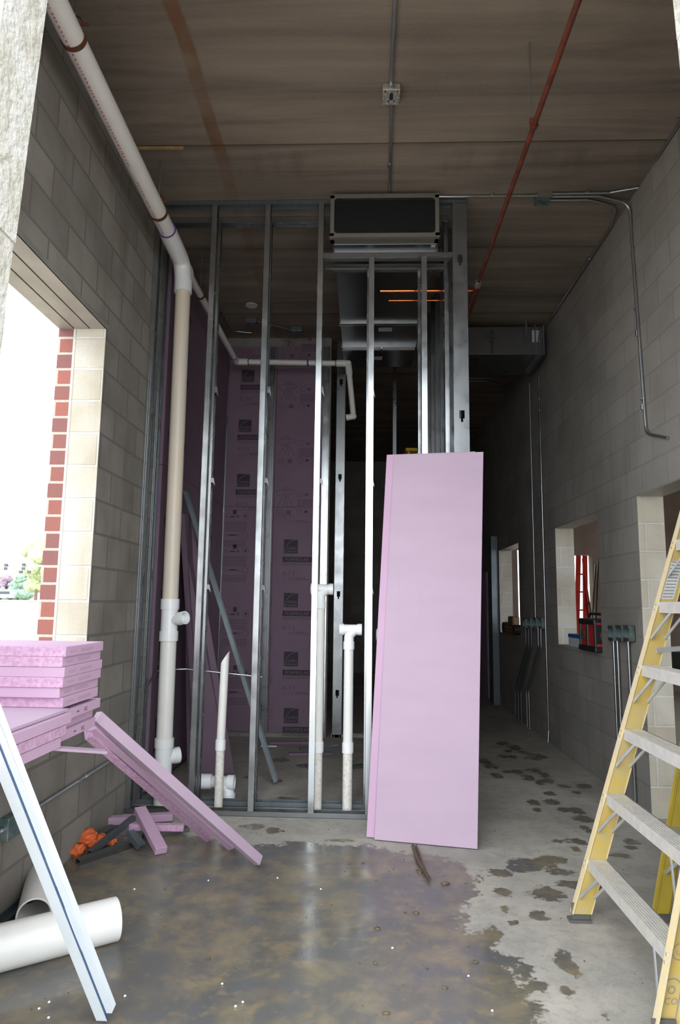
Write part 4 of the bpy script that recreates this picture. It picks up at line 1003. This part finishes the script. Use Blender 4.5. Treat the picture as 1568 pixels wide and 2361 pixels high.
# three strips sliding from the stack to the floor
for (sx0, sy0, Y0, ex, ey, lab, m_) in ((222, 1652, 3.03, 597, 1984, 'outer right', 'foam_pale'), (214, 1672, 3.045, 533, 1949, 'middle', 'foam'), (203, 1690, 3.03, 480, 1930, 'inner left, rough cut', 'foam_cut')):
    a = at(sx0, sy0, Y=Y0); b = at(ex, ey, Z=.030); d = (b-a).normalized()
    one('foam_strip', MB().beam(a, b, .036, .052, (-.45, -.5, 1)), m_, 'long pink foam strip sloping from the stack to the floor, ' + lab, 'foam strip', 'strips sloping to the floor', bevel=.003)

# white steel channel leaning in the foreground
a = at(236, 2352, Z=.012); b = at(-16, 1719, X=-1.068); ext = (b-a).normalized(); b = a+(b-a)*1.12
t = thing('white_channel', 'bright white metal channel with a dark blue line leaning in the left foreground', 'metal channel', a)
# orient: wide face to the viewer, narrow one at its right
dv = (b-a).normalized(); s_ = V((1, -.12, 0)); s_ = (s_-dv*s_.dot(dv)).normalized(); n_ = s_.cross(dv).normalized()
if n_.y > 0: n_ = -n_
mb = MB(); w0, w1 = .042, .020
mb.obox((a+b)/2, dv*(b-a).length/2, s_*w0/2, n_*.003); mb.obox((a+b)/2-s_*(w0/2-.002)-n_*.018, dv*(b-a).length/2, s_*.002, n_*.018)
mb.build('wide_face', 'galvanised_white', t)
L2 = (b-a).length-.03
mb = MB(); c_ = (a+b)/2+dv*.015+s_*(w0/2+w1/2+.002)-n_*.006; mb.obox(c_, dv*L2/2, s_*w1/2, n_*.003); mb.obox(c_+s_*(w1/2-.002)-n_*.014, dv*L2/2, s_*.002, n_*.014); mb.build('narrow_face', 'galvanised_white', t)
mb = MB(); mb.obox((a+b)/2+s_*(w0/2+.0005)+n_*.001, dv*(b-a).length/2, s_*.0006, n_*.003); mb.build('blue_line', 'blue_stripe', t)

# ================================================================== SCRAP PILE
def scrap_c(p0, p1, w, label, m='dark_steel', up=(0, 0, 1), fl=.03):
    p0, p1 = V(p0), V(p1); mb = MB(); d = (p1-p0).normalized(); sd = d.cross(V(up)).normalized(); u = sd.cross(d)
    mb.beam(p0, p1, w, .002, up)
    for k in (-1, 1): mb.beam(p0+sd*(w/2)*k-u*fl/2, p1+sd*(w/2)*k-u*fl/2, .002, fl, up)
    return one('stud_offcut', mb, m, label, 'metal offcut', 'steel offcuts in the scrap pile')
def fl_(x, y, z): return at(x, y, Z=z)
one('foam_offcut', MB().beam(fl_(236, 1893, .03), fl_(398, 1882, .03), .06, .045), 'foam', 'pink offcut at the back of the scrap pile, resting by the floor track', 'foam offcut', 'foam offcuts in the scrap pile', bevel=.003)
one('foam_offcut', MB().beam(fl_(298, 1905, .07), fl_(424, 1908, .05), .05, .036), 'foam_cut', 'pink offcut under the crossing piece, with a rough end', 'foam offcut', 'foam offcuts in the scrap pile', bevel=.003)
one('foam_offcut', MB().beam(fl_(322, 1866, .145), fl_(372, 1962, .022), .070, .040), 'foam', 'thick pink offcut lying crosswise on top of the scrap pile', 'foam offcut', 'foam offcuts in the scrap pile', bevel=.004)
scrap_c(fl_(205, 1962, .04), fl_(308, 1880, .12), .030, 'long grey steel offcut rising to the crossing foam piece')
scrap_c(fl_(180, 1982, .030), fl_(318, 1933, .038), .036, 'lavender grey steel offcut lying along the front of the scrap pile', 'galvanised_dull', (-.2, -.6, 1))
scrap_c(fl_(302, 1915, .10), fl_(330, 1948, .035), .05, 'short dark steel offcut in the middle of the scrap pile')
scrap_c(fl_(212, 1930, .045), fl_(262, 1902, .06), .055, 'short flat steel offcut above the orange netting', 'galvanised_dull')
scrap_c(fl_(330, 1925, .030), fl_(434, 1905, .030), .04, 'thin steel offcut sticking out at the right of the scrap pile', 'galvanised_dull')
t = thing('orange_netting', 'crumpled orange plastic bundle beside the left wall in the scrap pile', 'plastic bundle', fl_(200, 1945, 0))
mb = MB()
for i, (x, y, z, r) in enumerate(((178, 1960, .045, .045), (198, 1940, .055, .055), (192, 1925, .095, .04), (206, 1920, .11, .035), (232, 1935, .05, .04), (255, 1940, .035, .03), (218, 1948, .035, .04))):
    mb.blob(fl_(x, y, z*.8), r*.95, 4, .24, 1.7, 0, (1.1, 1, .75), i)
mb.build('bundle', 'knit_orange', t)

# large pipe offcuts in the foreground
a = at(268, 2118, Z=.084); b = at(-60, 2200, Z=.084)
b = a+(b-a)*.98
def pipe_piece(p0, p1, r, label):
    t = thing('pipe_offcut', label, 'pipe', p0)
    MB().cyl(p0, p1, r, 40, inner=r-.007).build('pipe', 'pvc', t)
    return t
dd = (b-a).normalized(); pipe_piece(a, b, .0842-.0, 'large white plastic pipe offcut lying in the left foreground')
one('pipe_offcut', MB().cyl(at(78, 2112, Z=.0735), at(98, 2018, Z=.0735), .073, 36, inner=.066), 'pvc', 'second large white pipe offcut lying behind, open end to the viewer', 'pipe')
# dark track lying along the wall foot
t0 = V((XL+.055, 2.2, .004)); t1 = V((XL+.055, 3.62, .004))
mb = MB(); mb.box(XL+.006, XL+.066, 2.2, 3.62, .003, .005); mb.box(XL+.006, XL+.008, 2.2, 3.62, .003, .034); mb.box(XL+.064, XL+.066, 2.2, 3.62, .003, .034)
one('loose_track', mb, 'dark_steel', 'dark steel track lying along the foot of the left wall', 'metal track')

# stick and crumbs
a = at(952, 1950, Z=.012); b = at(990, 2028, Z=.012)
mb = MB(); mid = (a+b)/2+V((-.012, 0, .004)); mb.tube([a, mid, b], .010, 10); mb.tube([a+V((.02, 0, 0)), mid+V((.016, 0, 0)), b+V((-.004, 0, 0))], .007, 8)
one('bent_stick', mb, 'wood_dark', 'dark bent stick on the floor at the foot of the leaning boards', 'stick')
mb = MB()
cl = [(1026, 2036, .022), (870, 2140, .014), (960, 2105, .014), (934, 2104, .007), (1096, 2218, .014), (866, 2220, .010), (985, 2232, .006), (1026, 2277, .012), (890, 2335, .014), (838, 1990, .009), (652, 1916, .014), (806, 1992, .007), (867, 2030, .005),
      (900, 2128, .006), (985, 2235, .006), (1080, 2182, .006), (1185, 2290, .005), (968, 2012, .012), (962, 2006, .008), (1075, 2036, .008), (1190, 2125, .012), (380, 2050, .006), (545, 2230, .007), (480, 2210, .010), (620, 2290, .006)]
for i, (x, y, r) in enumerate(cl): r *= .62; mb.blob(at(x, y, Z=r*.4), r, 2, .45, 2.5, 0, (1.5, 1, .6), i)
for i in range(150):
    x = rnd.uniform(-1.3, 1.6); y = rnd.uniform(2.3, 4.6); r = rnd.uniform(.002, .0045); mb.blob((x, y, r*.5), r, 1, .3, 2.0, 0, (1, 1, .7), i)
one('dirt_crumbs', mb, 'clod', 'scattered clods and crumbs of dirt on the wet floor', 'dirt', kind='stuff')
mb = MB()
for i, (x, y) in enumerate(((90, 2325), (113, 2310), (112, 2346), (288, 2296), (512, 2268), (120, 2170), (640, 2024), (310, 2050), (560, 2310), (543, 2320), (740, 2050), (1135, 2330), (1080, 2250), (905, 2185), (480, 2030))):
    mb.blob(at(x, y, Z=.004), .0055, 1, .2, 2, 0, (1, 1, .7), i)
one('foam_crumbs', mb, 'styro', 'white crumbs of foam scattered over the foreground floor', 'crumbs', kind='stuff')

# ================================================================== STEPLADDER
LA, LX, LH = .3006, .951, 3.22
def fx(z): return LX+LA*z
def fY(side, z): return (3.324-.050*z) if side == 0 else (2.468+.105*z)
def rx_(z): return 1.335+.195*z
def rY(side, z): return (3.350-.060*z) if side == 0 else (2.44+.115*z)
def ladder(label, at_loc=None):
    t = thing('stepladder', label, 'ladder', (LX, 2.9, 0))
    tl = .004
    for side in (0, 1):
        o = 1 if side == 0 else -1        # outward
        mb = MB()
        def strip(xa, xb, ya, yb, mi, z0=.035, z1=LH, X=fx, Yf=fY):
            mb.hexa([(X(z0)+xa, Yf(side, z0)+ya, z0), (X(z0)+xb, Yf(side, z0)+ya, z0), (X(z0)+xb, Yf(side, z0)+yb, z0), (X(z0)+xa, Yf(side, z0)+yb, z0),
                     (X(z1)+xa, Yf(side, z1)+ya, z1), (X(z1)+xb, Yf(side, z1)+ya, z1), (X(z1)+xb, Yf(side, z1)+yb, z1), (X(z1)+xa, Yf(side, z1)+yb, z1)], mi)
        strip(.004, .088, *sorted((0, tl*o)), 1)
        strip(0, .005, *sorted((-.006*o, .034*o)), 0); strip(.084, .089, *sorted((-.002*o, .030*o)), 0)
        rail = mb.build('front_rail', ['fibreglass_pale', 'fibreglass'], t)
        # foot
        z = .0
        MB().box(fx(0)-.004, fx(0)+.096, *sorted((fY(side, 0)-.014*o, fY(side, 0)+.036*o)), .002, .012).box(fx(0)+.01, fx(0)+.09, *sorted((fY(side, 0)+.004*o, fY(side, 0)+.010*o)), .012, .08).build('rubber_foot', 'rubber', rail)
        mb = MB()
        strip(.0, .005, *sorted((-.004*o, .030*o)), 0, X=rx_, Yf=rY); strip(.0, .070, *sorted((0, tl*o)), 0, X=rx_, Yf=rY); strip(.066, .071, *sorted((0, .028*o)), 0, X=rx_, Yf=rY)
        r2 = mb.build('rear_rail', ['fibreglass_deep'], t)
        MB().box(rx_(0)-.004, rx_(0)+.078, *sorted((rY(side, 0)-.01*o, rY(side, 0)+.032*o)), .002, .036).build('rubber_foot', 'rubber', r2)
    for k in range(10):
        z = .279+.2938*k
        if z > LH-.15: break
        ya, yb = fY(1, z)+.001, fY(0, z)-.001
        mb = MB(); x = fx(z)
        mb.box(x+.006, x+.086, ya, yb, z-.004, z); mb.box(x+.002, x+.007, ya, yb, z-.050, z+.001); mb.box(x+.083, x+.087, ya, yb, z-.042, z)
        for q in range(6): mb.box(x+.012+q*.012, x+.016+q*.012, ya, yb, z, z+.0016)
        stp = mb.build('step', 'aluminium_dirty', t)
        for side in (0, 1):
            o = -1 if side == 0 else 1
            ye = fY(side, z); zl = z-.17
            for dx in (.012, .076):
                MB().beam((fx(z)+dx, ye+o*.135, z-.030), (fx(zl)+dx, fY(side, zl)+o*.004, zl), .014, .004, (1, 0, 0)).build('brace', 'aluminium', stp)
        mb = MB()
        for side in (0, 1):
            o = 1 if side == 0 else -1
            for dz in (-.012, -.036): mb.cyl((fx(z+dz)-.003, fY(side, z)+.012*o, z+dz), (fx(z+dz)+.001, fY(side, z)+.012*o, z+dz), .0055, 10)
        mb.build('rivet', 'aluminium', stp)
    for k in range(6):
        z = .42+.50*k
        if z > LH-.2: break
        mb = MB(); mb.beam((rx_(z)+.03, rY(1, z), z), (rx_(z)+.03, rY(0, z), z), .045, .012, (0, 0, 1)); mb.beam((rx_(z)+.01, rY(1, z), z-.02), (rx_(z)+.01, rY(0, z), z-.02), .004, .04)
        zz_ = z-.20
        mb.beam((rx_(z)+.02, rY(0, z)-.22, z-.01), (rx_(zz_)+.02, rY(0, zz_)-.004, zz_), .016, .006, (1, 0, 0)); mb.beam((rx_(z)+.02, rY(1, z)+.22, z-.01), (rx_(zz_)+.02, rY(1, zz_)+.004, zz_), .016, .006, (1, 0, 0))
        mb.build('rear_brace', 'aluminium', t)
    z = LH
    mb = MB(); mb.box(fx(z)-.03, XR-.004, fY(1, z)-.03, fY(0, z)+.03, z-.02, z+.05); mb.build('top_cap', 'fibreglass', t, bevel=.008)
    # spreader bars
    mb = MB(); z = 1.23
    for side in (0, 1):
        o = -1 if side == 0 else 1; mb.beam((fx(z)+.05, fY(side, z)+o*.012, z), (rx_(z)+.03, rY(side, z)+o*.012, z+.02), .006, .022)
    mb.build('spreader', 'aluminium', t)
    # stickers
    z0_, z1_ = at(1432, 1380, Y=3.26).z, at(1480, 1292, Y=3.22).z
    def web(u, z, side, o): return V((fx(z)+u, fY(side, z)+o, z))
    mb = MB(); q = [web(.010, z0_, 0, -.0008), web(.068, z0_, 0, -.0008), web(.068, z1_, 0, -.0008), web(.010, z1_, 0, -.0008)]; mb.add(q, [(0, 1, 2, 3)])
    for k in range(12):
        z = z0_+(z1_-z0_)*(k+.5)/12; mb.add([web(.014, z, 0, -.0012), web(.062, z, 0, -.0012), web(.062, z+.005, 0, -.0012), web(.014, z+.005, 0, -.0012)], [(0, 1, 2, 3)], 1)
    mb.build('instruction_sticker', ['sticker', 'sticker_print'], t)
    # printed marks low on the near rail
    o_ = web(.0, .26, 1, -.0045); up_ = (web(0, .5, 1, 0)-web(0, 0, 1, 0)).normalized()
    pm = PM().frame(o_, (1, 0, 0), up_)
    pm.ring(.046, .015, .026, .003, 0, n=20); pm.text('UL', .033, .005, .022, 0)
    pm.ring(.040, -.10, .030, .004, 0, t0=0, t1=180, n=16); pm.line(.010, -.10, .010, -.19, .004, 0); pm.line(.070, -.10, .070, -.19, .004, 0); pm.ring(.040, -.105, .011, .004, 0, n=14); pm.text('CO', .022, -.15, .03, 0)
    pm.build('printed_mark', ['sticker_print'], t)
    return t
ladder('tall yellow fibreglass stepladder with aluminium steps, leaning at the right edge')

# ================================================================== THINGS ON THE SILLS
def radio():
    a = at(1328, 1487, X=XR+.05); b = at(1389, 1507, X=XR+.01)
    y0, y1 = W2[0]+.015, W2[0]+.46; x0, x1 = XR-.055, XR+.155; z0 = W2[2]+.001; h = .30
    t = thing('jobsite_radio', 'black and red rugged jobsite radio on the sill of the nearer window', 'radio', ((x0+x1)/2, (y0+y1)/2, z0))
    mb = MB(); prof = [(y0+.03, 0), (y1-.03, 0), (y1-.01, .06), (y1-.03, .10), (y1-.03, h-.10), (y1-.01, h-.06), (y1-.03, h-.03), (y0+.03, h-.03), (y0+.01, h-.06), (y0+.03, h-.10), (y0+.03, .10), (y0+.01, .06)]
    mb.prism([(p, q) for p, q in prof], x0+.02, x1-.02, (V((0, 0, z0)), V((0, 1, 0)), V((0, 0, 1)), V((1, 0, 0)))); mb.build('body', 'red_plastic', t, bevel=.008)
    mb = MB()
    for yy in (y0+.015, (y0+y1)/2-.015, y1-.045): mb.box(x0+.004, x1-.004, yy, yy+.03, .02+z0, z0+h-.02)
    mb.box(x0, x1, y0, y1, z0, z0+.05); mb.box(x0, x1, y0+.02, y1-.02, z0+h-.07, z0+h-.02); mb.build('guard_frame', 'black_plastic', t, bevel=.012)
    mb = MB(); mb.tube(fillet([((x0+x1)/2, y0+.01, z0+h-.05), ((x0+x1)/2, y0+.02, z0+h+.02), ((x0+x1)/2, y1-.02, z0+h+.02), ((x0+x1)/2, y1+.01, z0+h-.04)], .04, 4), .013, 10); mb.build('handle', 'black_plastic', t)
    mb = MB()
    mb.cyl((x0+.015, y1-.105, z0+.14), (x0+.008, y1-.105, z0+.14), .052, 24); mb.cyl(((x0+x1)/2, y0+.012, z0+.14), ((x0+x1)/2, y0+.004, z0+.14), .058, 24)
    mb.build('speaker_cone', 'wood_dark', t)
radio()
t = thing('tissue_box', 'small white and blue cardboard box on the nearer window sill beside the radio', 'box', (XR+.1, 6.6, W2[2]))
MB().box(XR+.02, XR+.14, 6.22, 6.74, W2[2]+.001, W2[2]+.085).build('carton', 'box_white', t, bevel=.002)
MB().box(XR+.0185, XR+.1415, 6.215, 6.745, W2[2]+.085, W2[2]+.120).build('blue_lid', 'box_blue', t, bevel=.002)
t = thing('tool_bundle', 'dim tan and black power tool on the sill of the farther window', 'tool', (XR+.08, 9.3, W3[2]))
mb = MB(); mb.box(XR-.03, XR+.12, 8.95, 9.55, W3[2]+.001, W3[2]+.10); mb.box(XR+.0, XR+.10, 9.15, 9.45, W3[2]+.10, W3[2]+.24); mb.build('body', 'tan_tool', t, bevel=.02)
mb = MB(); mb.cyl((XR-.035, 9.6, W3[2]+.08), (XR+.07, 9.6, W3[2]+.08), .075, 20); mb.cyl((XR-.035, 8.92, W3[2]+.07), (XR+.07, 8.92, W3[2]+.07), .066, 20); mb.build('wheel', 'black_plastic', t)
# red extension ladder beyond the nearer window
a = at(1333, 1480, Y=10.8); b = at(1336, 1283, Y=11.4)
t = thing('red_ladder', 'bright red ladder standing in the side room beyond the nearer window', 'ladder', (a.x, 10.8, 0))
f0 = V((a.x-.02, 10.7, .003)); f1 = V((b.x+.07, 11.5, 2.28)); f1 = f0+(f1-f0)*1.0
wd = V((.20, .10, 0))
for s in (-1, 1):
    MB().beam(f0+wd*s*.5, f1+wd*s*.32, .075, .03, (0, 1, 0)).build('rail', 'red_ladder', t)
for k in range(7):
    q = f0.lerp(f1, .08+.13*k); MB().beam(q-wd*.44, q+wd*.44, .05, .025).build('rung', 'red_ladder', t)
MB().beam(f0+V((.26, 0, 0)), f1+V((.02, 0, -.05)), .03, .03, (1, 0, 0)).build('rear_leg', 'red_ladder', t)
for (px0, px1, top, m_, lab) in ((1362, 1374, 1300, 'galvanised_dull', 'pale conduit length standing in the side room, left of two'), (1372, 1380, 1290, 'galvanised_dull', 'pale conduit length standing in the side room, right of two'), (1372, 1354, 1360, 'dark_steel', 'thin dark rod standing slanted in the side room')):
    p = at(px0, 1478, Y=10.2); q = at(px1, top, Y=11.6); p = V((p.x, 10.2, .003)) if False else p
    d = (q-p); p = p-d*(p.z/d.z)+V((0, 0, .003)) if abs(d.z) > .1 else p
    one('conduit_length', MB().tube([p, q], .014, 10), m_, lab, 'conduit', 'loose lengths in the side room')
# bench with a black case beyond the doorway
t = thing('work_bench', 'pale bench beyond the doorway in the right wall', 'bench', (2.9, 5.8, 0))
MB().box(2.5, 3.4, 5.3, 6.4, .80, .86).build('bench_top', 'block_pale_lit', t)
for (x, y) in ((2.54, 5.35), (3.34, 5.35), (2.54, 6.33), (3.34, 6.33)): MB().box(x, x+.05, y, y+.05, .002, .80).build('leg', 'wood', t)
t = thing('tool_case', 'black tool case on the bench beyond the doorway', 'tool case', (2.8, 5.6, .86))
MB().box(2.56, 2.95, 5.45, 5.85, .861, 1.06).build('case', 'black_plastic', t, bevel=.02); MB().tube(fillet([(2.63, 5.44, .97), (2.63, 5.40, 1.0), (2.80, 5.40, 1.0), (2.80, 5.44, .97)], .02, 3), .01, 8).build('handle', 'sticker', t)

# passage end: white board against the right wall, post, far yellow ladder
mb = MB(); mb.box(XR-.05, XR-.012, 10.75, 13.2, .002, 1.95)
one('wall_panel', mb, 'foam_pale', 'tall pale pink board standing on the right wall at the dark end of the passage', 'foam board')
one('corner_post', MB().box(XR-.09, XR-.004, 10.05, 10.30, .002, 2.45).box(XR-.10, XR-.09, 10.03, 10.32, .002, 2.45), 'dark_steel', 'dark steel door post just past the farther window', 'post')
t = thing('platform_ladder', 'top of a yellow ladder standing far back, just above the leaning boards', 'ladder', (.66, 8.6, 0))
for x, y in ((.56, 8.5), (.82, 8.5), (.56, 8.8), (.82, 8.8)):
    MB().beam((x+(-.12 if x < .7 else .12), y+(-.5 if y < 8.6 else .5), .003), (x, y, 3.38), .05, .03, (1, 0, 0)).build('rail', 'yellow_paint', t)
MB().box(.52, .86, 8.45, 8.85, 3.38, 3.42).build('top_cap', 'yellow_paint', t)
for k in range(9):
    f = .09+.1*k; MB().beam((.46+f*.10, 8.02+f*.48, 3.38*f), (.92-f*.10, 8.02+f*.48, 3.38*f), .07, .02).build('step', 'aluminium', t)

# ================================================================== OUTSIDE
struct('ground_near', MB().box(-12.5, 9, -12, 60, -.4, -.16), 'asphalt_pale', 'pale paving outside')
struct('ground_step', MB().box(-2.2, 3.2, -3, 1.1, -.16, -.002), 'asphalt_pale', 'pale concrete apron at the doorway')
# raised lawn behind a stone retaining wall seen through the left window
struct('wall_retaining', MB().box(-40, -4.6, 11.0, 11.4, -.3, 1.26), 'stone_retaining', 'pale stone block retaining wall seen through the left window')
mb = MB(); mb.hexa([(-120, 11.4, -.3), (0, 11.4, -.3), (0, 160, -.3), (-160, 160, -.3), (-120, 11.4, 1.24), (-5, 11.4, 1.24), (-30, 160, 1.42), (-160, 160, 1.42)])
struct('ground_lawn', mb, 'grass', 'raised lawn behind the retaining wall')
mb = MB(); mb.hexa([(-120, 40, 1.29), (-12, 40, 1.29), (-12, 100, 1.33), (-160, 100, 1.33), (-120, 40, 1.31), (-12, 40, 1.31), (-12, 100, 1.36), (-160, 100, 1.36)])
struct('ground_road', mb, 'asphalt_pale', 'pale road across the lawn')
def tree(px_, Yd, h, r, m_, lab, trunk=True, sq=(1, 1, 1)):
    p = at(px_, 1380, Y=Yd); g = 1.3
    t = thing('tree', lab, 'tree', (p.x, Yd, g))
    if trunk: MB().cyl((p.x, Yd, g), (p.x, Yd, g+h*.5), r*.06, 8).build('trunk', 'bark', t)
    mb = MB()
    for i in range(16):
        a_ = rnd.uniform(0, 6.28); rr = rnd.uniform(0, .75)*r; zc_ = g+h*.62+rnd.uniform(-.34, .34)*h
        mb.blob((p.x+rr*math.cos(a_)*sq[0], Yd+rr*math.sin(a_), zc_), r*rnd.uniform(.28, .48), 2, .35, 3, 0, (1, 1, .8), i)
    mb.build('foliage', m_, t)
tree(82, 70, 6.6, 3.0, 'leaf_light', 'yellow green leafy tree at the edge of the left window')
tree(66, 95, 4.0, 1.4, 'leaf_dark', 'small dark conifer left of the yellow green tree')
tree(44, 100, 4.2, 1.6, 'leaf_dark', 'second dark conifer farther left, behind the hedge')
tree(8, 120, 4.2, 2.2, 'leaf_plum', 'plum coloured small tree behind the van')
tree(26, 125, 4.6, 2.8, 'leaf_light', 'pale rounded bush behind the hedge')
mb = MB(); p = at(30, 1380, Y=85)
for i in range(12): mb.blob((p.x-2+i*.32, 85+rnd.uniform(-.4, .4), 2.0), .9, 2, .25, 3, 0, (1, 1, .75), i)
one('hedge', mb, 'leaf_dark', 'trimmed green hedge behind the silver van', 'hedge')
p = at(10, 1378, Y=75); vx, vy, vz = p.x, 75, 1.34
t = thing('van', 'silver minivan parked on the road outside the left window', 'van', (vx, vy, vz))
pf = [(-2.4, .3), (2.3, .3), (2.3, .85), (1.6, 1.0), (.9, 1.62), (-2.0, 1.66), (-2.4, 1.0)]
MB().prism([(-a_*.42, b_*.62) for a_, b_ in pf][::-1], -.4, .4, (V((vx, vy, vz)), V((1, 0, 0)), V((0, 0, 1)), V((0, -1, 0)))).build('body', 'van_silver', t)
MB().prism([(-a_*.42, b_*.62) for a_, b_ in ((-1.9, 1.02), (1.3, 1.02), (.85, 1.5), (-1.8, 1.52))][::-1], -.41, .41, (V((vx, vy, vz)), V((1, 0, 0)), V((0, 0, 1)), V((0, -1, 0)))).build('window', 'glass_dark', t)
for s in (-.68, .62): MB().cyl((vx+s, vy-.42, vz+.14), (vx+s, vy+.42, vz+.14), .14, 16).build('wheel', 'rubber', t)
# traffic lights
t = thing('signal_mast', 'long white mast arm carrying the traffic lights', 'mast', at(96, 1380, Y=60))
a = at(50, 1305, Y=60); b = at(130, 1305, Y=60); a = at(8, 1303, Y=60)
MB().tube([V((b.x, 60, 1.3)), V((b.x, 60, b.z)), a], .09, 10).build('mast_arm', 'aluminium', t)
mb = MB()
for _px in (54, 48, 67, 13):
    _p = at(_px, 1320, Y=59.95); mb.box(_p.x-.03, _p.x+.03, 59.905, 59.97, _p.z, a.z)
mb.build('light_bracket', 'aluminium', t)
for px_, py_, lab in ((55, 1302, 'upper left'), (54, 1311, 'centre'), (48, 1319, 'lower left'), (67, 1319, 'lower right'), (14, 1303, 'far left upper'), (13, 1311, 'far left lower')):
    p = at(px_, py_, Y=59.8); one('traffic_light', MB().box(p.x-.12, p.x+.12, 59.68, 59.905, p.z-.13, p.z+.13), 'glass_dark', 'small dark traffic light outside the left window, ' + lab, 'traffic light', 'traffic lights over the road')
